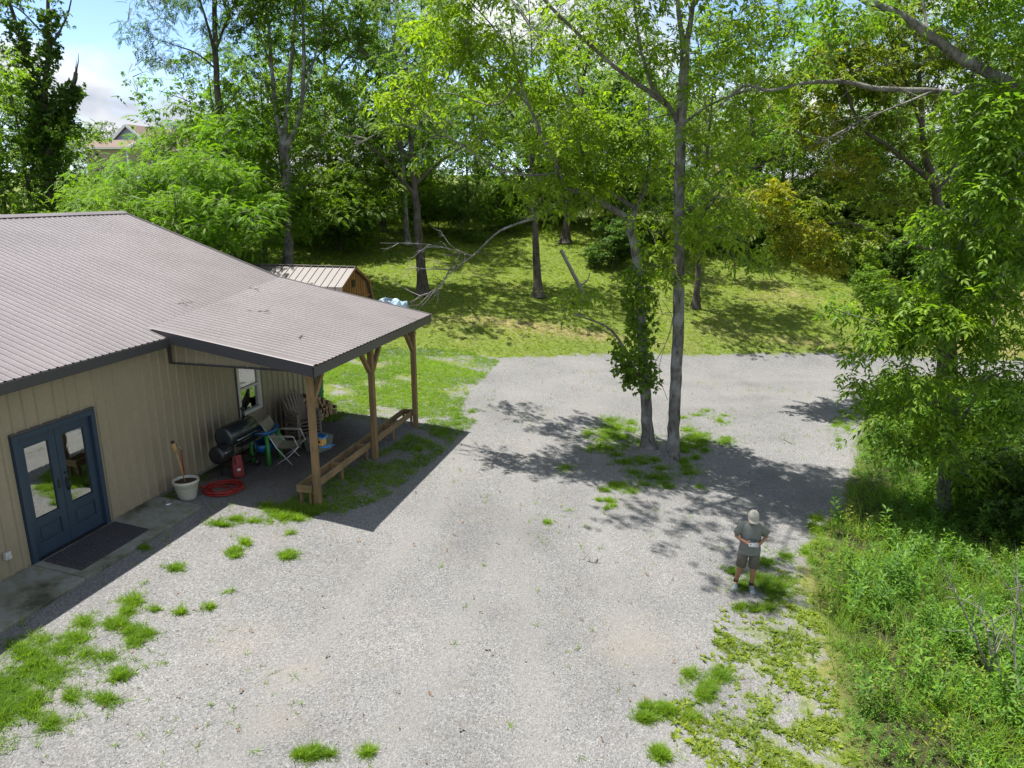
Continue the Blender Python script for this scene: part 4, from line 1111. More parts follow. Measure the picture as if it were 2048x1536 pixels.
# --- tree out of frame at right, its limbs reach over the drive
b4 = place(2330, 15.5)
p = lambda u, v, dy=0: px(b4, u, v, dy)
limbs4 = [([np.zeros(3), p(2320, 900), p(2290, 600), p(2260, 400), p(2220, 290)], .26, .17),
          ([p(2220, 290), p(2150, 235), p(2048, 182), p(1985, 150), p(1920, 115), p(1870, 78), p(1810, 36), p(1720, -5, .2), p(1640, -60, .4)], .15, .06),
          ([p(2235, 330), p(2120, 250, .3), p(2000, 205, .5), p(1880, 183, .7), p(1760, 178, .8), p(1680, 163, .8), p(1600, 168, .9), p(1540, 181, .9), p(1490, 172, 1), p(1440, 210, 1)], .08, .022),
          ([p(1868, 182, .7), p(1795, 212, .6), p(1720, 243, .5), p(1640, 287, .4)], .032, .008), ([p(1720, 243, .5), p(1690, 262, .5), p(1645, 300, .6)], .012, .004),
          ([p(1855, 72), p(1850, 30, .2), p(1840, -30, .4)], .04, .02), ([p(2220, 290), p(2200, 100), p(2150, -120), p(2100, -300)], .14, .05)]
e4 = [ell(b4, 1990, 290, -.8, 90, 90, .8), ell(b4, 1760, 20, .4, 120, 50, 1), ell(b4, 1560, 230, .8, 60, 40, .6), ell(b4, 1640, 60, .6, 90, 60, 1), ell(b4, 2060, 60, -.5, 90, 80, 1), ell(b4, 2150, -150, 0, 200, 120, 1.8), ell(b4, 2030, 480, -1.2, 60, 110, .7)]
t4 = grow(limbs4, e4, 190, PINN_N, 9, .18, 1.25, 14, .014)
for k_ in (1, 2, 3): side_twigs(t4[1], limbs4[k_][0], 14, .9, 50 + k_)
make_tree('overhanging_tree', 'old tree reaching in from the right with thick bare lichened limbs at top right', b4, t4, 'bark_grey', (.140, .23, .028))

# ------------------------------------------------------------------ trees on the lawn and in the wood
def generic(h, crown_r, first, nl, natt, tpls, per, ls, seed, r0=.22, lean=0, fork=None, spread=.3, twig=.02, shell=.5, flat=.75):
    """a free-standing tree, origin at its foot"""
    r = np.random.default_rng(seed); top = np.array([lean * h * .3 + r.normal(0, .25), r.normal(0, .25), h * .93])
    tr = [np.zeros(3)] + [top * t + np.array([math.sin(3 * t + seed) * .22, math.cos(2.4 * t + seed) * .22, 0]) * t for t in (.15, .35, .55, .75, 1)]
    limbs = [(tr, r0, .03)]; ells = []
    L = smooth_line(tr, 5)
    for k in range(nl):
        t = first + (1 - first) * (k + .3) / nl * .92; i = int(t * (len(L) - 1)); s_ = L[i]
        a = k * 2.4 + r.uniform(-.5, .5); ln = crown_r * r.uniform(.75, 1.15) * (1 - .45 * max(0, (t - .55) / .45))
        rise = r.uniform(.35, .9)
        e = s_ + np.array([math.cos(a) * ln, math.sin(a) * ln, ln * rise]); m = s_ + np.array([math.cos(a) * ln * .5, math.sin(a) * ln * .5, ln * rise * .62])
        limbs.append(([s_, m, e], r0 * (.5 - .3 * t), .018)); rr = crown_r * r.uniform(.38, .58)
        ells.append((*(e * .85 + m * .15), rr, rr, rr * flat)); ells.append((*m, rr * .7, rr * .7, rr * .5))
    ells.append((*L[-1], crown_r * .5, crown_r * .5, crown_r * .55))
    return grow(limbs, ells, natt, tpls, per, spread, ls, seed + 50, twig, shell)
PROTO = {}
def proto(key, bark_m, *a, **k):
    T, B, (V, F) = generic(*a, **k)
    PROTO[key] = (T.mesh('trunk'), B.mesh('branches'), mesh_np('crown', V, F), bark_m)
    for me, m in zip(PROTO[key], (bark_m, bark_m, 'leaf')): me.materials.append(MATS[m])
proto('tall_a', 'bark_dark', 19, 4.6, .32, 10, 200, PINN_B, 9, 1.0, 21, r0=.24)
proto('tall_b', 'bark_grey', 17, 4.2, .36, 9, 190, PINN_F, 11, 1.15, 22, r0=.21, lean=.25)
proto('tall_c', 'bark_dark', 18, 5.0, .28, 11, 210, PINN_B, 9, 1.0, 23, r0=.26, lean=-.2)
proto('mid_a', 'bark_dark', 10, 3.6, .14, 9, 175, PINN_B, 10, .9, 24, r0=.14)
proto('mid_b', 'bark_grey', 9, 3.2, .12, 9, 185, PINN_F, 12, 1.0, 25, r0=.12)
proto('lawn', 'bark_dark', 11, 3.4, .42, 8, 140, PINN_B, 8, .8, 26, r0=.24)
proto('bush_a', 'bark_dark', 3.6, 2.0, .06, 8, 170, [tuft(8, .22, .13, 2, 8), tuft(8, .20, .12, 2, 9)], 12, 1.0, 27, r0=.06, twig=.012, spread=.25)
proto('bush_b', 'bark_dark', 4.2, 2.2, .05, 9, 200, PINN_F, 13, .95, 28, r0=.06, twig=.012)
proto('locust', 'bark_grey', 6.6, 2.6, .16, 11, 210, [pinnate(6, .34, .09, .046, 65, .25, .15), pinnate(7, .36, .085, .044, 65, .2, .15)], 15, 1.0, 29, r0=.10, twig=.014, flat=.5, spread=.24)
def plant(kind, name, label, base, color, rz=0, sc=1.0, cat='tree', group=None, sz=None):
    tm, bm_, cm, bk = PROTO[kind]
    e = empty(name, base, rz); e.scale = (sc, sc, sz or sc); tag(e, label, cat, group)
    link('trunk', tm, None, e); link('branches', bm_, None, e)['kind'] = 'stuff'; link('crown', cm, None, e, color)['kind'] = 'stuff'
    return e
def jit(c, k, r): f = 1 + r.uniform(-k, k); return (c[0] * f * (1 + r.uniform(-k, k) * .6), c[1] * f, c[2] * f)
rt = random.Random(12)
# trees on the lawn, by their feet
for (u, v, kind, sc, colr, lb) in [
        (1076, 594, 'lawn', .95, MID, 'slender lawn tree with pale fluted trunk left of the ivy tree'),
        (1131, 486, 'lawn', 1.15, DARK, 'dark-trunked lawn tree with hanging vines behind the slender lawn tree'),
        (1391, 616, 'tall_a', .72, MID, 'thick-trunked lawn tree standing just behind the straight grey tree'),
        (846, 590, 'lawn', 1.1, DARK, 'dark leafy lawn tree beside the barn shed'),
        (1490, 498, 'tall_c', .8, MID, 'tree at the back of the lawn right of the straight grey tree'),
        (1240, 500, 'mid_a', .9, DARK, 'small dark tree wrapped in creeper in the middle of the lawn')]:
    plant(kind, 'lawn_tree', lb, hit(u, v), jit(colr, .1, rt), rt.uniform(0, 6.28), sc)
# --- golden-leaved tree at the right
b7 = place(1890, 27.5)
p = lambda u, v, dy=0: px(b7, u, v, dy)
limbs7 = [([np.zeros(3), p(1888, 520), p(1882, 440), p(1872, 372)], .22, .17), ([p(1872, 372), p(1830, 335, -.4), p(1775, 292, -.8), p(1722, 252, -1.2), p(1680, 150, -1.5), p(1650, 60, -1.5)], .11, .03),
          ([p(1872, 372), p(1848, 300, .2), p(1842, 200, .3), p(1832, 90, .4), p(1822, -40, .5)], .13, .05), ([p(1872, 380), p(1905, 340, .5), p(1930, 250, .8), p(1950, 120, 1)], .10, .03),
          ([p(1885, 500), p(1836, 492, -.8), p(1760, 468, -1.6), p(1690, 445, -2.2), p(1590, 455, -2.8), p(1510, 440, -3.2)], .07, .015), ([p(1846, 260, .2), p(1800, 130, -.4), p(1770, 20, -.8)], .06, .02)]
e7 = [ell(b7, 1640, 480, -2.6, 110, 45, 1.2), ell(b7, 1560, 410, -3, 80, 50, 1.2), ell(b7, 1660, 200, -1.2, 90, 80, 1.5), ell(b7, 1740, 120, -.6, 90, 90, 1.5), ell(b7, 1800, 240, -.3, 80, 60, 1.3), ell(b7, 1860, 60, .4, 110, 80, 1.6), ell(b7, 1740, 380, -1, 110, 55, 1.4), ell(b7, 1950, 130, .8, 90, 100, 1.4)]
T, B, LF = grow(limbs7, e7, 360, PINN_B, 13, .22, .72, 17, .018)
gt = make_tree('golden_tree', 'tree with yellowing leaves and dark forked trunk at right beyond the drive', b7, (T, B, LF), 'bark_dark', (.145, .185, .024))
rg = np.random.default_rng(4)
gl = []
for (u, v, dy, ru, rv, n) in [(1640, 250, -1.3, 40, 40, 260), (1600, 470, -3, 60, 30, 260), (1550, 400, -3.2, 35, 35, 200), (1680, 110, -1, 60, 40, 260), (1700, 330, -1.2, 50, 30, 200), (1650, 520, -2.6, 40, 20, 140), (1760, 160, -.5, 40, 30, 160)]:
    P = in_ellipsoids([ell(b7, u, v, dy, ru, rv, .7)], n, rg); gl.append((P, n))
P = np.vstack([g[0] for g in gl]); D = rg.normal(0, .6, P.shape); D[:, 2] -= .3
V, F = stamp_multi(PINN_B, P, D, .6 * rg.uniform(.7, 1.2, len(P)), rg, .9)
link('yellow_foliage', mesh_np('yellow_foliage', V, F), 'leaf', gt, GOLD)

# --- yellow-leaved sapling between the straight tree and the golden tree
b8 = hit(1470, 560)
p = lambda u, v, dy=0: px(b8, u, v, dy)
t8 = grow([([np.zeros(3), p(1468, 500), p(1462, 430), p(1455, 360)], .05, .02)], [ell(b8, 1445, 350, 0, 45, 30, .8), ell(b8, 1490, 440, -.3, 35, 30, .6), ell(b8, 1470, 395, 0, 50, 30, .7)], 50, PINN_B, 10, .2, .55, 31, .012)
make_tree('yellow_sapling', 'slim sapling with pale yellow leaves behind the straight grey tree', b8, t8, 'bark_dark', (.27, .24, .05))

# --- dark locust against the sky, multi-stemmed tree, creeper-clad snag
b6 = place(470, 33)
p = lambda u, v, dy=0: px(b6, u, v, dy)
limbs6 = [([np.zeros(3), p(468, 440), p(452, 330), p(440, 240), p(432, 140), p(430, 60), p(428, -40), p(425, -160)], .21, .07),
          ([p(432, 120), p(418, 60, -.3), p(400, 0, -.6), p(380, -80, -.8)], .08, .03), ([p(434, 140), p(395, 108, -.4), p(355, 92, -.8), p(300, 75, -1)], .05, .012), ([p(432, 100), p(450, 50, .3), p(470, 0, .5), p(490, -80, .6)], .06, .02),
          ([p(440, 230), p(470, 190, .4), p(500, 160, .6)], .03, .01)]
e6 = [ell(b6, 330, 95, -.8, 65, 40, 1.2), ell(b6, 300, 40, -.8, 50, 40, 1.1), ell(b6, 380, 50, -.4, 60, 50, 1.3), ell(b6, 460, 60, .3, 50, 70, 1.3), ell(b6, 345, 140, -.8, 40, 25, .9), ell(b6, 420, -60, 0, 150, 60, 2), ell(b6, 490, 170, .5, 40, 50, 1), ell(b6, 400, 130, -.3, 30, 20, .6)]
t6 = grow(limbs6, e6, 170, PINN_F, 9, .25, .85, 16, .018, droop=.5)
make_tree('dark_locust', 'tall dark locust tree standing against the clouds behind the building', b6, t6, 'bark_dark', (.060, .115, .028))
b5 = place(578, 33.5)
p = lambda u, v, dy=0: px(b5, u, v, dy)
limbs5 = [([np.zeros(3), p(574, 440), p(572, 340), p(566, 290)], .24, .18), ([p(566, 300), p(552, 220), p(542, 120), p(536, 40), p(525, -60)], .11, .05), ([p(568, 295), p(575, 200, .2), p(585, 100, .3), p(592, 0, .4), p(600, -100, .4)], .11, .05),
          ([p(570, 300), p(600, 230, -.2), p(607, 130, -.3), p(606, 30, -.4), p(610, -90, -.4)], .11, .05), ([p(602, 210, -.2), p(625, 130, -.6), p(645, 60, -.8), p(670, -20, -1)], .06, .02), ([p(608, 150, -.3), p(650, 95, .4), p(700, 50, .6)], .05, .015),
          ([p(545, 140), p(520, 70, -.4), p(500, 10, -.5)], .05, .02), ([p(552, 230), p(530, 160, .4), p(505, 120, .6)], .035, .01)]
e5 = [ell(b5, 520, 30, 0, 60, 70, 1.5), ell(b5, 620, 20, 0, 110, 60, 1.8), ell(b5, 680, 60, 0, 60, 60, 1.3), ell(b5, 560, -80, 0, 150, 60, 2), ell(b5, 530, 200, .3, 40, 60, 1), ell(b5, 650, 180, .3, 50, 50, 1), ell(b5, 560, 400, -.3, 45, 80, .9), ell(b5, 600, 130, .5, 50, 50, 1)]
t5 = grow(limbs5, e5, 260, PINN_B, 11, .25, .75, 15, .018)
make_tree('multi_stem_tree', 'pale-barked tree forking into several upright stems behind the shed', b5, t5, 'bark_grey', MID)
b9 = place(110, 36)
p = lambda u, v, dy=0: px(b9, u, v, dy)
limbs9 = [([np.zeros(3), p(105, 420), p(95, 300), p(85, 215)], .30, .24), ([p(88, 240), p(70, 180), p(50, 110), p(30, 40), p(5, -40)], .16, .06), ([p(88, 220), p(92, 150), p(100, 90), p(96, 20), p(100, -60)], .14, .06),
          ([p(98, 100), p(118, 65), p(135, 30), p(142, 0), p(150, -40)], .06, .02), ([p(100, 290), p(128, 220), p(148, 165), p(152, 145)], .13, .085), ([p(152, 146), p(156, 125), p(157, 106)], .05, .006), ([p(150, 148), p(152, 130), p(153, 120)], .03, .005), ([p(80, 60), p(40, 20), p(0, 0)], .05, .02)]
e9 = [ell(b9, 20, 60, 0, 50, 60, 1.4), ell(b9, 60, 10, 0, 70, 40, 1.4), ell(b9, 130, 20, 0, 18, 30, .6), ell(b9, 20, 150, 0, 40, 60, 1.2), ell(b9, 40, 280, -.3, 70, 60, 1.6), ell(b9, 120, 290, -.5, 60, 50, 1.4), ell(b9, 80, 380, -.8, 110, 50, 2)]
t9 = grow(limbs9, e9, 120, TUFT_S, 12, .25, 1.1, 18, .016)
sn = make_tree('creeper_tree', 'broken-topped tree clad in dark creeper at the far left', b9, t9, 'bark_dark', (.095, .165, .03))
parts = [ivy_on([np.zeros(3), p(105, 420), p(95, 300), p(85, 215)], .30, 600, 7, 1.7), ivy_on([p(88, 240), p(70, 180), p(50, 110), p(30, 40)], .13, 280, 8, 1.5), ivy_on([p(88, 220), p(92, 150), p(100, 90), p(96, 20)], .13, 280, 9, 1.5), ivy_on([p(100, 290), p(128, 220), p(146, 170)], .16, 420, 10, 1.7)]
Vs = []; Fs = []; bb = 0
for V, F in parts: Vs.append(V); Fs.append(F + bb); bb += len(V)
link('creeper', mesh_np('creeper', np.vstack(Vs), np.vstack(Fs)), 'leaf', sn, (.08, .14, .032))

ORD = ['first', 'second', 'third', 'fourth', 'fifth', 'sixth', 'seventh', 'eighth', 'ninth']
# --- locust thicket behind the roof
for i, (u, Y, sc) in enumerate([(150, 27.5, .60), (200, 29, .70), (255, 27.5, .58), (300, 30, .68), (345, 31.5, .95), (385, 28, .90), (430, 31, 1.02), (475, 28.5, .84), (525, 33, .76)]):
    plant('locust', 'locust_sapling', f'bright green feathery locust sapling behind the roof, {ORD[i]} from the left', place(u, Y), jit((.150, .255, .024), .12, rt), rt.uniform(0, 6.28), sc, group='locust saplings behind the roof')
# --- wood behind the lawn
back = [(545, 46, 'tall_b', .75), (665, 52, 'tall_a', 1.0), (765, 45, 'tall_c', .85), (815, 42, 'tall_b', .85), (860, 60, 'tall_a', 1.05), (960, 57, 'tall_c', 1.0), (1075, 63, 'tall_b', 1.05), (1230, 64, 'tall_a', 1.0), (1390, 64, 'tall_c', .9), (1560, 62, 'tall_a', .85),
        (1730, 58, 'tall_a', .88), (1850, 54, 'tall_b', .95), (1960, 48, 'tall_c', .85), (2070, 42, 'tall_a', .9), (2170, 36, 'tall_b', 1.0), (-40, 44, 'tall_a', .7), (-120, 38, 'tall_c', .8)]
for u, Y, k, sc in back:
    plant(k, 'wood_tree', 'tall leafy tree in the wood behind the lawn', place(u, Y), jit(rt.choice([MID, MID, DARK, (.12, .20, .026)]), .15, rt), rt.uniform(0, 6.28), sc * rt.uniform(.95, 1.05), group='tall trees of the wood')
for i in range(34):
    u = -60 + i * 66 + rt.uniform(-20, 20); Y = (37 if u < 620 else 51 + 3 * math.sin(u * .01)) + rt.uniform(-2, 3)
    if 560 < u < 760: Y = 42 + rt.uniform(-1, 2)
    k = rt.choice(['mid_a', 'mid_b', 'mid_a']); sc = rt.uniform(.75, 1.0)
    if 100 < u < 470: continue
    plant(k, 'understorey_tree', 'bushy understorey tree filling the edge of the wood', place(u, Y), jit(rt.choice([MID, MID, MID, (.16, .24, .03)]), .18, rt), rt.uniform(0, 6.28), sc, group='understorey trees at the wood edge')
for i in range(30):
    u = 560 + i * 55 + rt.uniform(-20, 20); Y = 48.5 + 3 * math.sin(u * .012) + rt.uniform(-1.5, 1.5)
    if u < 760: Y = 40.5 + rt.uniform(-1, 1.5)
    plant(rt.choice(['bush_a', 'bush_b']), 'wood_shrub', 'dense green shrub along the back of the lawn', place(u, Y), jit(rt.choice([MID, (.15, .23, .03), (.16, .23, .03)]), .2, rt), rt.uniform(0, 6.28), rt.uniform(.6, 1.05), 'shrub', 'shrubs along the back of the lawn')
for i, (u, v, sc, cc) in enumerate([(1650, 540, .5, MID), (1700, 560, .55, MID), (1740, 600, .4, MID), (1760, 540, .7, MID), (1820, 570, .6, DARK), (1880, 545, .75, MID), (1960, 590, .6, MID)]):
    plant('bush_a', 'bank_shrub', f'green shrub on the bank beyond the drive at right, {ORD[i]} from the left', hit(u, v), jit(cc, .15, rt), rt.uniform(0, 6.28), sc, 'shrub', 'shrubs on the bank at right')
plant('bush_a', 'creeper_bush', 'dark creeper-covered bush in the middle of the lawn', hit(1225, 540), DARK, 1.0, .62, 'shrub')
for i, (u, v, sc) in enumerate([(1940, 1000, .3), (1990, 1010, .42), (2040, 960, .5), (2060, 1080, .4)]):
    plant('bush_a', 'weed_shrub', f'dark shrub under the right-hand tree, {ORD[i]} from the left', hit(u, v), jit(DARK, .1, rt), rt.uniform(0, 6.28), sc, 'shrub', 'shrubs under the right-hand tree')
# hill trees beyond the houses
for i in range(13):
    u = 60 + i * 36 + rt.uniform(-8, 8); Y = 108 + rt.uniform(-6, 8)
    plant(rt.choice(['mid_a', 'mid_b']), 'hill_tree', 'distant tree on the hill behind the houses', place(u, Y), jit((.115, .155, .035), .2, rt), rt.uniform(0, 6.28), rt.uniform(.6, .85), group='trees on the hill')
# dead snag leaning on the lawn, dead saplings in the weeds
b = hit(1166, 588); p = lambda u, v, dy=0: px(b, u, v, dy)
ds = TubeSet(); ds.add(smooth_line([p(1168, 592), p(1158, 570), p(1140, 535), p(1122, 500)], 5), np.linspace(.10, .085, 16), 8); ds.add(smooth_line([p(1160, 572), p(1175, 560, -.1), p(1180, 545, -.2)], 4), np.linspace(.05, .02, 9), 6)
tag(link('dead_snag', ds.mesh('dead_snag'), 'bark_dead'), 'bare grey broken trunk leaning on the lawn', 'snag').location = b
def dead_bush(u, v, tops, label, seed):
    b = hit(u, v); r = np.random.default_rng(seed); t = TubeSet()
    for (uu, vv, dy) in tops:
        e = px(b, uu, vv, dy); L = smooth_line([np.zeros(3), e * .45 + r.normal(0, .08, 3), e], 6); t.add(L, np.linspace(.022, .004, len(L)), 5)
        for k in range(9):
            i = r.integers(4, len(L)); d = e * r.uniform(.08, .28) + r.normal(0, .22, 3); t.add(smooth_line([L[i], L[i] + d * .5 + r.normal(0, .03, 3), L[i] + d], 3), np.linspace(.008, .0025, 7), 4)
    o = link('dead_sapling', t.mesh('dead_sapling'), 'bark_dead'); o.location = b; tag(o, label, 'dead sapling')
dead_bush(2044, 1420, [(2020, 1180, -.2), (1985, 1240, 0), (2040, 1160, .3)], 'bare dead sapling with reddish twigs in the weeds at the right edge', 3)
dead_bush(1985, 1360, [(1880, 1120, .3), (1945, 1190, .2)], 'bare leaning dead stem rising from the weeds left of the dead sapling', 4)

# ------------------------------------------------------------------ grass, weeds, stones
def blades(n, h, w, lean, seed):
    r = np.random.default_rng(seed); V = []; F = []
    for i in range(n):
        a = r.uniform(0, 6.28); k = r.uniform(.55, 1.15); o = r.normal(0, .022, 2) * (h / .1); d = np.array([math.cos(a), math.sin(a)]); s_ = np.array([-d[1], d[0]]) * w / 2
        l1 = d * lean * h * k * .35; l2 = d * lean * h * k * r.uniform(.8, 1.4)
        V += [(0, *(o + s_)), (0, *(o - s_)), (h * k, *(o + l2))]
        b = i * 3; F += [(b, b + 1, b + 2)]
    return np.array(V), np.array(F)
def rosette(n, L, Wd, seed):
    r = np.random.default_rng(seed); V = []; F = []; lv, lf = leaflet(L, Wd)
    for i in range(n):
        a = r.uniform(0, 6.28); b = r.uniform(.05, .7); k = r.uniform(.6, 1.1); x, y, z = (lv * k).T
        h = x * math.sin(b) + z * math.cos(b); o = x * math.cos(b)
        V.append(np.stack([h + .01, o * math.cos(a) - y * math.sin(a), o * math.sin(a) + y * math.cos(a)], 1)); F.append(lf + i * 4)
    return np.vstack(V), np.vstack(F)
def weed(h, n, L, Wd, seed):
    r = np.random.default_rng(seed); V = []; F = []; lv, lf = leaflet(L, Wd)
    for i in range(n):
        a = i * 2.4; t = .25 + .75 * (i + .5) / n; b = r.uniform(.1, .8); k = r.uniform(.7, 1.1) * (1.1 - .35 * t); x, y, z = (lv * k).T
        up = x * math.sin(b) + z; o = x * math.cos(b)
        V.append(np.stack([up + h * t, o * math.cos(a) - y * math.sin(a), o * math.sin(a) + y * math.cos(a)], 1)); F.append(lf + i * 4)
    m = n * 4; V.append(np.array([[0, .006, 0], [0, -.006, 0], [h, 0, 0]])); F.append(np.array([[m, m + 1, m + 2]]))
    return np.vstack(V), np.vstack(F)
def stuff(name, label, tpls, XY, S, mat, color, seed, wob=.18, lift=-.005):
    r = np.random.default_rng(seed); XY = np.asarray(XY); P = np.column_stack([XY, gz(XY[:, 0], XY[:, 1]) + lift])
    D = np.column_stack([r.normal(0, wob, len(P)), r.normal(0, wob, len(P)), np.ones(len(P))])
    # spin about the vertical: random reference through frames()
    V, F = stamp_multi(tpls, P, D, S, r, 6.0)
    o = link(name, mesh_np(name, V, F), mat, None, color); tag(o, label, None, None, 'stuff'); return o
gr = np.random.default_rng(77)
def ellipse_pts(u, v, ru, rv, n, leaf=False):
    c = hit(u, v); a = hit(u + ru, v)[:2] - c[:2]; b = hit(u, v - rv)[:2] - c[:2]
    n = int(n * 1.15)
    if n > 250 and not leaf:
        out = []
        k = 4 + n // 260
        for _ in range(k):
            ou, ov = gr.normal(0, .55, 2); f = gr.uniform(.22, .5); out.append(ellipse_pts(u + ou * ru, v + ov * rv, ru * f, rv * f, max(12, int(n / k / 1.3)), True))
        return np.vstack(out)
    th = gr.uniform(0, 6.28, n); rr = np.abs(gr.normal(0, .66, n)); lob = 1 + .30 * np.sin(3 * th + u) + .22 * np.sin(5 * th + v) + .2 * np.sin(9 * th + u * v)
    X = c[:2] + np.outer(rr * lob * np.cos(th), a) + np.outer(rr * lob * np.sin(th), b)
    return patchy(X, 7.0, -.9, u)
def poly_pts(P, n):
    lo, hi = P.min(0), P.max(0); X = gr.uniform(lo, hi, (n, 2)); return X[inside(P, X[:, 0], X[:, 1])]
def patchy(X, sc, thr, seed=0):
    a = np.sin(X[:, 0] * sc + 1.7 * np.sin(X[:, 1] * sc * .8 + seed)) + np.sin(X[:, 1] * sc * 1.13 + 1.4 * np.sin(X[:, 0] * sc * .7 + seed * 2)) + .6 * np.sin((X[:, 0] + X[:, 1]) * sc * 2.1 + seed)
    return X[a + gr.normal(0, .35, len(X)) > thr]
BL = [blades(8, .075, .010, 1.5, i) for i in range(5)]
patches = [(240, 1238, 55, 38, 1100), (85, 1330, 105, 55, 2600), (20, 1420, 90, 70, 2000), (215, 1398, 32, 22, 130), (290, 1268, 22, 12, 140), (305, 1325, 28, 14, 60), (490, 1085, 14, 9, 130), (465, 1105, 24, 12, 230), (350, 1136, 18, 8, 120),
           (580, 1110, 34, 11, 230), (450, 1180, 16, 6, 60), (362, 1225, 12, 7, 70), (420, 1215, 14, 5, 50), (310, 1220, 7, 5, 40), (500, 1040, 60, 10, 700), (590, 1030, 60, 20, 1900), (560, 1022, 60, 10, 700), (620, 1506, 32, 18, 420), (735, 1506, 13, 9, 70), (1095, 1045, 7, 5, 40), (580, 1068, 12, 4, 30),
           (1220, 872, 62, 30, 3400), (1255, 915, 55, 16, 900), (1405, 880, 60, 20, 2000), (1390, 906, 32, 14, 900), (1335, 945, 70, 22, 1300), (1250, 975, 50, 18, 700), (1220, 1005, 30, 12, 320), (1400, 830, 50, 10, 300), (1440, 842, 26, 9, 160), (1350, 975, 40, 14, 260), (1130, 935, 22, 10, 110),
           (1690, 850, 34, 44, 900), (1545, 1165, 60, 32, 2200), (1600, 1115, 35, 25, 500), (1500, 1215, 30, 12, 250), (1320, 1420, 50, 22, 900), (1420, 1370, 50, 40, 900), (1310, 1505, 26, 20, 500), (280, 1095, 30, 6, 200), (1640, 1040, 30, 30, 500), (1530, 1125, 20, 12, 200), (880, 870, 30, 12, 250), (900, 835, 40, 14, 350), (840, 900, 30, 10, 160)]
XY = np.vstack([ellipse_pts(*a) for a in patches])
loose = patchy(poly_pts(G_POLY, 9000), .9, .55, 6); XY = np.vstack([XY, loose[(loose[:, 1] > 4) & (loose[:, 1] < 27)][:1300]])
strip = np.array([W(s_, t_)[:2] for s_, t_ in ((2.75, 1.75), (3.6, 1.9), (4.15, 3.2), (4.35, 8.6), (3.2, 8.6), (3.0, 5.5), (2.55, 3.0), (2.3, 1.9))])
XY = np.vstack([XY, patchy(poly_pts(strip, 11000), 3.4, -.8, 2)])
far_p = poly_world([(650, 845), (640, 720), (760, 695), (930, 700), (1000, 722), (935, 790), (915, 835)])
XY = np.vstack([XY, patchy(poly_pts(far_p, 26000), 1.7, -1.1, 4)])
XY = XY[~inside(np.array([W(-.1, -13)[:2], W(1.06, -13)[:2], W(1.06, 1.25)[:2], W(-.1, 1.25)[:2]]), XY[:, 0], XY[:, 1])]
stuff('gravel_grass', 'tufts of bright green grass growing through the gravel', BL, XY, gr.uniform(.5, 1.2, len(XY)) * gr.choice([.7, 1, 1], len(XY)), 'grass', (.165, .26, .026), 5, .35)
SP = patchy(patchy(poly_pts(SPARSE_POLY, 15000), 2.2, -.35, 1), 6.1, -.5, 5)
SP = np.vstack([SP, poly_pts(SPARSE_POLY, 700)])
stuff('sparse_weeds', 'low yellowish weeds and grass at the gravel edge', BL + [rosette(7, .10, .035, i) for i in range(6)], SP, gr.uniform(.5, 1.15, len(SP)), 'grass', (.20, .255, .04), 6, .35)
# lawn
LX = np.column_stack([gr.uniform(-14, 26, 150000), 24 + 28 * gr.uniform(0, 1, 150000) ** 1.25])
qq = ((LX[:, 1] - 26.8) - .214 * (LX[:, 0] + .45)) / 1.0226
m = (sdist(G_POLY, LX[:, 0], LX[:, 1]) < -.05) & (qq > -2.5) & (np.abs(LX[:, 0]) < LX[:, 1] * .8)
LX = LX[m][:52000]; ls_ = np.interp(LX[:, 1], [24, 50], [.8, 1.3])
stuff('lawn_grass', 'short mown grass on the rising lawn', [blades(7, .085, .018, 1.7, 20 + i) for i in range(4)], LX, ls_ * gr.uniform(.6, 1.15, len(LX)), 'grass', (.22, .275, .028), 7, .4)
# weeds
WX = poly_pts(WEED_POLY, 76000); WX = WX[(np.abs(WX[:, 0]) < WX[:, 1] * .82 + 1.2)]
sdw = sdist(WEED_POLY, WX[:, 0], WX[:, 1]); WX = WX[sdw > .03]; sdw = sdist(WEED_POLY, WX[:, 0], WX[:, 1])
cl = .85 + .3 * np.sin(WX[:, 0] * 2.1 + 1.5 * np.sin(WX[:, 1] * 1.3)) * np.sin(WX[:, 1] * 1.7) + .32 * np.sin(WX[:, 0] * 5.3 + 2 * np.sin(WX[:, 1] * 3.1)) * np.sin(WX[:, 1] * 4.7 + 1.2 * np.sin(WX[:, 0] * 2.7))
wt = [weed(.5, 13, .13, .036, i) for i in range(5)] + [weed(.42, 11, .12, .05, 10 + i) for i in range(2)]
stuff('weed_bank', 'dense knee-high green weeds filling the bank at right', wt, WX, cl * np.clip(.35 + sdw * .28, .35, .85) * gr.uniform(.65, 1.2, len(WX)), 'leaf', (.130, .245, .038), 8, .4)
YX = patchy(poly_pts(WEED_POLY, 14000), 1.3, .1, 8); YX = YX[(sdist(WEED_POLY, YX[:, 0], YX[:, 1]) > .1) & (np.abs(YX[:, 0]) < YX[:, 1] * .82 + 1.2)]
stuff('yellow_weeds', 'yellowish dry-tipped weeds mixed through the bank at right', [weed(.5, 10, .10, .03, 70 + i) for i in range(3)] + BL, YX, gr.uniform(.7, 1.5, len(YX)), 'leaf', (.20, .24, .05), 28, .4)
GX_ = patchy(poly_pts(WEED_POLY, 16000), 1.1, .2, 12); GX_ = GX_[(sdist(WEED_POLY, GX_[:, 0], GX_[:, 1]) > .05) & (np.abs(GX_[:, 0]) < GX_[:, 1] * .82 + 1.2)]
stuff('tall_grass', 'long arching grass among the weeds of the bank at right', [blades(10, .42, .014, .9, 90 + i) for i in range(4)], GX_, gr.uniform(.6, 1.25, len(GX_)), 'grass', (.17, .25, .035), 29, .3)
DX_ = poly_pts(WEED_POLY, 1500); DX_ = DX_[sdist(WEED_POLY, DX_[:, 0], DX_[:, 1]) > .3][:260]
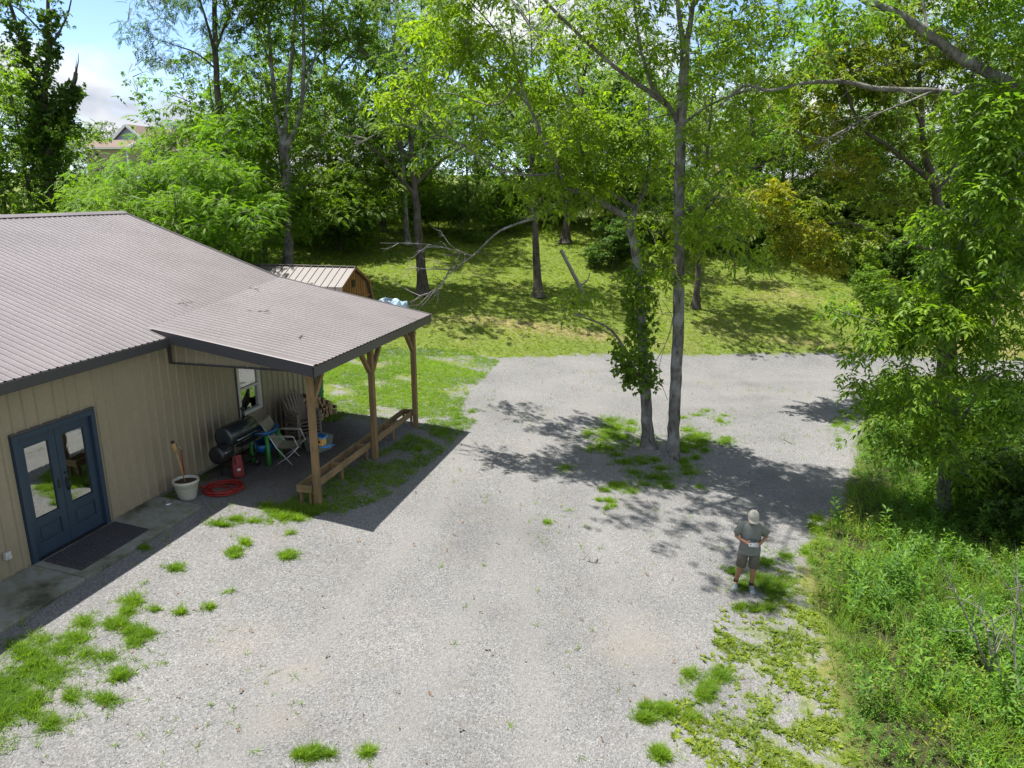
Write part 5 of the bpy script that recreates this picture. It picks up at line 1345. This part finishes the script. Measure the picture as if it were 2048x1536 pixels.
stuff('dead_stems', 'thin brown dead stems poking out of the weeds', [blades(4, .75, .012, .35, 95 + i) for i in range(3)], DX_, gr.uniform(.7, 1.2, len(DX_)), 'dead_leaf', None, 30, .2)
TX = patchy(poly_pts(WEED_POLY, 6000), 1.9, .3, 3); TX = TX[(sdist(WEED_POLY, TX[:, 0], TX[:, 1]) > .3) & (np.abs(TX[:, 0]) < TX[:, 1] * .82 + 1.2)]
stuff('tall_weeds', 'taller leafy weeds standing out of the bank at right', [weed(.85, 20, .20, .06, 30 + i) for i in range(4)], TX, gr.uniform(.6, 1.15, len(TX)), 'leaf', (.11, .21, .036), 18, .3)
# stones
SX = poly_pts(np.vstack([G_POLY]), 90000); SX = SX[(SX[:, 1] > 4.5) & (SX[:, 1] < 19) & (SX[:, 0] < 5.5)][:26000]
ov_, of_ = np.array([[1, 0, 0], [-1, 0, 0], [0, 1, 0], [0, -1, 0], [0, 0, .6], [0, 0, -.6]], float), np.array([[0, 2, 4], [2, 1, 4], [1, 3, 4], [3, 0, 4], [2, 0, 5], [1, 2, 5], [3, 1, 5], [0, 3, 5]])
st_t = [(ov_ * np.array([r_.uniform(.7, 1.2), r_.uniform(.6, 1.1), r_.uniform(.6, 1)]) + np.array([[r_.uniform(-.25, .25) for _ in range(3)] for _ in range(6)]), of_) for r_ in [random.Random(i) for i in range(6)]]
so = stuff('gravel_stones', 'loose grey gravel stones on the driveway', st_t, SX, gr.uniform(.005, .011, len(SX)) * gr.choice([1, 1, 1, 1, 1.7], len(SX)), 'gravel_stone', None, 9, .8, .002)
# fallen leaves and twigs
FX = poly_pts(G_POLY, 4000); FX = FX[(FX[:, 1] > 5) & (FX[:, 1] < 26)][:420]
stuff('fallen_leaves', 'scattered brown fallen leaves on the gravel', [rosette(2, .05, .03, 60 + i) for i in range(4)], FX, gr.uniform(.6, 1.3, len(FX)), 'dead_leaf', None, 10, .4, .008)
def twig_thing(c, L, seed, label, leafy=0, slope=0):
    r = np.random.default_rng(seed); t = TubeSet(); a = r.uniform(0, 6.28); d = np.array([math.cos(a), math.sin(a), 0])
    ln = smooth_line([-d * L / 2, r.normal(0, .04, 3) * [1, 1, .2], d * L / 2], 4); t.add(ln, np.linspace(.009, .004, len(ln)), 5)
    for k in range(6):
        i = r.integers(1, len(ln)); v = r.normal(0, .13, 3); v[2] = abs(v[2]) * .4; t.add(smooth_line([ln[i], ln[i] + v * .5, ln[i] + v], 2), np.linspace(.005, .002, 5 if False else 5), 4)
    o = link('fallen_twig', t.mesh('fallen_twig'), 'bark_dark'); o.location = c; tag(o, label, 'twig')
def roofpt(u, v, lean):
    d = ray(u, v); o = np.array([0, 0, CAM_H]); best = None
    for k in np.arange(8, 30, .02):
        q = o + d * k; s_, t_ = st_of(q[0], q[1])
        if q[2] < (zlean(s_, t_) if lean else zmain(s_)) + .03: return q
    return q
for u, v, ln, L, sd, lb in [(518, 622, 1, .45, 1, 'dark twig lying on the porch roof near its left edge'), (603, 672, 1, .3, 2, 'small dead twig on the porch roof near the eave'), (360, 607, 0, .5, 3, 'dead twig on the main roof left of the porch'), (505, 579, 0, .35, 4, 'thin twig on the main roof near the porch crease')]:
    twig_thing(roofpt(u, v, ln), L, sd, lb)
for u, v, L, sd, lb in [(1578, 884, .5, 5, 'short stick on the gravel right of the straight tree'), (1180, 1120, .3, 6, 'small stick on the open gravel')]:
    twig_thing(hit(u, v) + np.array([0, 0, .01]), L, sd, lb)

# ------------------------------------------------------------------ the person
def skin_mesh(name, verts, edges, radii, root, mat, parent, sub=2):
    me = bpy.data.meshes.new(name); me.from_pydata(verts, edges, []); o = link(name, me, mat, parent)
    md = o.modifiers.new('Skin', 'SKIN'); md.use_smooth_shade = True
    if not me.skin_vertices: me.skin_vertices.new()
    for i, sv in enumerate(me.skin_vertices[0].data):
        rr = radii[i]; sv.radius = (rr, rr) if not hasattr(rr, '__len__') else rr; sv.use_root = (i == root)
    sd = o.modifiers.new('Subdivision', 'SUBSURF'); sd.levels = sub; sd.render_levels = sub
    return o
def loft(rings, n=18, cap0=False, cap1=True):
    V = []; F = []
    for c, rx, ry, *ax in rings:
        d = Vector(ax[0]).normalized() if ax else Vector((0, 0, 1)); a = Vector((1, 0, 0)); a = (a - d * a.dot(d)).normalized(); b = d.cross(a)
        for k in range(n):
            t = 2 * math.pi * k / n; V.append(Vector(c) + a * rx * math.cos(t) + b * ry * math.sin(t))
    for i in range(len(rings) - 1):
        for k in range(n): F.append((i * n + k, i * n + (k + 1) % n, (i + 1) * n + (k + 1) % n, (i + 1) * n + k))
    if cap0: F.append(tuple(range(n))[::-1])
    if cap1: F.append(tuple(range((len(rings) - 1) * n, len(rings) * n)))
    return MB().add(V, F, True)
pc = (hit(1471, 1170) + hit(1503, 1184)) / 2
man = empty('person', (pc[0], pc[1], g1(pc[0], pc[1])), R(-8))
man.scale = (.93, .93, .93)
tag(man, 'person in grey T-shirt, brown shorts and pale cap looking down at a handheld controller', 'person')
FL, FR = Vector((.145, -.06, 0)), Vector((-.145, .04, 0))          # image right, image left
HX = .05
vb = {'pelvis': (HX, 0, .93), 'spine': (HX + .005, .01, 1.12), 'chest': (HX + .005, .0, 1.30), 'neck': (HX, -.02, 1.455), 'jaw': (HX, -.085, 1.50), 'head': (HX, -.09, 1.585), 'crown': (HX, -.055, 1.655), 'nose': (HX, -.195, 1.53),
      'hipL': (HX + .10, 0, .90), 'kneeL': (.15, -.04, .49), 'calfL': (.15, -.02, .34), 'ankL': (.145, .0, .09), 'hipR': (HX - .10, 0, .90), 'kneeR': (-.09, .0, .49), 'calfR': (-.115, .03, .34), 'ankR': (-.14, .10, .09), 'toeL': (.15, -.1, .04), 'toeR': (-.16, .0, .04),
      'shL': (HX + .185, .0, 1.395), 'elL': (HX + .30, .03, 1.14), 'wrL': (HX + .13, -.22, 1.085), 'haL': (HX + .085, -.265, 1.09), 'shR': (HX - .185, .0, 1.395), 'elR': (HX - .29, .0, 1.14), 'wrR': (HX - .13, -.20, 1.10), 'haR': (HX - .09, -.255, 1.105)}
rb_d = {'pelvis': (.13, .10), 'spine': (.12, .09), 'chest': (.14, .10), 'neck': .055, 'jaw': .062, 'head': (.078, .085), 'crown': .06, 'nose': .014, 'hipL': .085, 'kneeL': .058, 'calfL': .058, 'ankL': .036, 'hipR': .085, 'kneeR': .058, 'calfR': .058, 'ankR': .036, 'toeL': .035, 'toeR': .035,
        'shL': .045, 'elL': .042, 'wrL': .028, 'haL': (.032, .02), 'shR': .045, 'elR': .042, 'wrR': .028, 'haR': (.032, .02)}
ed_ = [('pelvis', 'spine'), ('spine', 'chest'), ('chest', 'neck'), ('neck', 'jaw'), ('jaw', 'head'), ('head', 'crown'), ('jaw', 'nose')]
for s_ in 'LR': ed_ += [('pelvis', 'hip' + s_), ('hip' + s_, 'knee' + s_), ('knee' + s_, 'calf' + s_), ('calf' + s_, 'ank' + s_), ('ank' + s_, 'toe' + s_), ('chest', 'sh' + s_), ('sh' + s_, 'el' + s_), ('el' + s_, 'wr' + s_), ('wr' + s_, 'ha' + s_)]
for s_, sg in (('L', 1), ('R', -1)):
    h = Vector(vb['ha' + s_])
    for k in range(4):
        a = h + Vector((-sg * .015, -.012, .022 - .016 * k)); q = a + Vector((-sg * .028, -.030, -.004)); e_ = q + Vector((-sg * .028 * (1 - .1 * abs(k - 1)), .006, -.006))
        for nm2, pt_ in ((f'f{k}a', q), (f'f{k}b', e_)): vb[nm2 + s_] = tuple(pt_); rb_d[nm2 + s_] = .0095 if nm2.endswith('a') else .0085
        ed_ += [('ha' + s_, f'f{k}a' + s_), (f'f{k}a' + s_, f'f{k}b' + s_)]
    vb['th1' + s_] = tuple(h + Vector((-sg * .012, .015, .045))); vb['th2' + s_] = tuple(h + Vector((-sg * .04, -.005, .055))); rb_d['th1' + s_] = .012; rb_d['th2' + s_] = .010
    ed_ += [('wr' + s_, 'th1' + s_), ('th1' + s_, 'th2' + s_)]
ks = list(vb); ix = {k: i for i, k in enumerate(ks)}
skin_mesh('body', [vb[k] for k in ks], [(ix[a], ix[b_]) for a, b_ in ed_], [rb_d[k] for k in ks], ix['pelvis'], 'skin', man, 2)
loft([((HX - .005, .0, .80), .212, .158), ((HX, .0, .86), .212, .16), ((HX, -.01, .95), .20, .155), ((HX, -.01, 1.05), .195, .15), ((HX, .0, 1.20), .20, .145), ((HX, .0, 1.32), .215, .138), ((HX, .0, 1.385), .212, .115), ((HX, -.005, 1.43), .17, .09), ((HX, -.01, 1.455), .11, .078), ((HX, -.02, 1.475), .075, .07)], 20, False, False).build('shirt', 'shirt', man)
for s_, sg in (('L', 1), ('R', -1)):
    a, b_ = Vector(vb['sh' + s_]), Vector(vb['el' + s_]); d = (b_ - a).normalized()
    a = a + Vector((-sg * .012, 0, .0))
    loft([(a - d * .055, .03, .04, d), (a - d * .03, .058, .065, d), (a + d * .03, .070, .076, d), (a + d * .12, .074, .074, d), (a + d * .225, .080, .078, d), (a + d * .227, .05, .05, d)], 14, True, False).build('sleeve', 'shirt', man)
    hp, kn = Vector(vb['hip' + s_]), Vector(vb['knee' + s_]); d = (kn - hp).normalized()
    loft([(hp - d * .06, .085, .115, d), (hp, .098, .12, d), (hp + d * .2, .102, .108, d), (kn - d * .01, .098, .098, d), (kn - d * .008, .07, .07, d)], 16, False, False).build('shorts_leg', 'shorts', man)
    an, to = Vector(vb['ank' + s_]), Vector(vb['toe' + s_]); f_ = Vector((to.x - an.x, to.y - an.y, 0)).normalized(); sd_ = Vector((-f_.y, f_.x, 0)); V = []; F = []
    for (k, w_, hh) in ((-.085, .03, .10), (-.065, .045, .125), (0, .050, .125), (.06, .052, .095), (.12, .054, .072), (.18, .046, .058), (.215, .022, .035)):
        c = Vector((an.x, an.y, 0)) + f_ * k
        V += [c + sd_ * w_ + Vector((0, 0, .022)), c + sd_ * w_ * .8 + Vector((0, 0, hh * .75)), c + Vector((0, 0, hh)), c - sd_ * w_ * .8 + Vector((0, 0, hh * .75)), c - sd_ * w_ + Vector((0, 0, .022))]
    for i in range(6):
        for k in range(4): F.append((i * 5 + k, i * 5 + 5 + k, i * 5 + 6 + k, i * 5 + k + 1))
    F += [(0, 1, 2, 3, 4), (34, 33, 32, 31, 30)]
    sh_ = MB().add(V, F, True).build('shoe', 'shoe', man)
    V = []
    for z_ in (0, .028):
        for k, w_ in ((-.08, .03), (-.05, .045), (.05, .05), (.13, .053), (.18, .044), (.205, .022)): c = Vector((an.x, an.y, z_)) + f_ * k; V += [c + sd_ * w_, c - sd_ * w_]
    F = []
    for i in range(5): F += [(2 * i, 2 * i + 1, 2 * i + 3, 2 * i + 2), (12 + 2 * i, 12 + 2 * i + 2, 12 + 2 * i + 3, 12 + 2 * i + 1), (2 * i, 2 * i + 2, 14 + 2 * i, 12 + 2 * i), (2 * i + 1, 13 + 2 * i, 15 + 2 * i, 2 * i + 3)]
    F += [(0, 12, 13, 1), (10, 11, 23, 22)]
    MB().add(V, F).build('sole', 'shoe_sole', sh_)
    loft([(an + Vector((0, 0, -.02)), .044, .048), (an + Vector((0, 0, .065)), .045, .047)], 12, False, False).build('sock', 'sock', man)
loft([((HX, 0, .80), .165, .125), ((HX, 0, .86), .178, .132), ((HX, 0, .96), .172, .128)], 18, True, True).build('shorts_waist', 'shorts', man)
# cap: crown and brim tipped forward with the head
tilt_h = Euler((R(27), 0, 0)).to_matrix(); hc_ = Vector((HX, -.085, 1.60))
cp = MB().lathe([(.104, -.01), (.104, .02), (.098, .06), (.078, .095), (.045, .115), (0, .121)], 20); cp.v = [tuple(tilt_h @ Vector((x, y * 1.12, z)) + hc_) for x, y, z in cp.v]; capo = cp.build('cap', 'cap', man)
V = []; F = []
for z_ in (0, -.008):
    for i in range(9):
        a = math.pi + math.pi * i / 8
        V.append((math.cos(a) * .098, math.sin(a) * .105, z_)); V.append((math.cos(a) * .098, -.10 + math.sin(a) * .085 - .0, z_ - .02 * abs(math.cos(a)) ** 2))
for i in range(8): F += [(2 * i, 2 * i + 1, 2 * i + 3, 2 * i + 2), (18 + 2 * i, 18 + 2 * i + 2, 18 + 2 * i + 3, 18 + 2 * i + 1), (2 * i + 1, 19 + 2 * i, 21 + 2 * i, 2 * i + 3)]
br = MB().add([tuple(tilt_h @ Vector(v) + hc_) for v in V], F, True).build('brim', 'cap', capo)
bt = MB().lathe([(.012, 0), (.008, .006), (0, .008)], 8); bt.v = [tuple(tilt_h @ Vector((x, y, z + .120)) + hc_) for x, y, z in bt.v]; bt.build('button', 'cap', capo)
hr = MB().lathe([(.088, -.06), (.092, -.03), (.094, .0)], 18); hr.v = [tuple(tilt_h @ Vector((x, y * 1.05 + .01, z)) + hc_) for x, y, z in hr.v]; hr.build('hair', 'hair', man)
bd = MB().lathe([(0, -.05), (.04, -.04), (.062, -.01), (.066, .02), (.05, .05)], 14, (HX, -.112, 1.487), sy=.95); bd.build('beard', 'hair', man)
for sg in (-1, 1): MB().lathe([(0, -.012), (.016, -.006), (.018, .006), (0, .012)], 8, (HX + sg * .09, -.07, 1.56), sy=1.6).build('ear', 'skin', man)
ct = empty('handheld_controller', man.matrix_basis @ Vector((HX, -.30, 1.10)), R(-8)); tag(ct, 'grey handheld drone controller in the hands of the person', 'controller')
Bx((0, 0, 0), (.17, .10, .035), Euler((.35, 0, 0)), .012).build('case', 'controller_grey', ct)
Bx((0, .07, .035), (.15, .085, .010), Euler((.7, 0, 0)), .003).build('screen', 'black_gloss', ct)
for sg in (-1, 1): MB().lathe([(.009, 0), (.005, .004), (.006, .02), (0, .022)], 8, (sg * .055, -.02, .012)).build('stick', 'black_metal', ct)
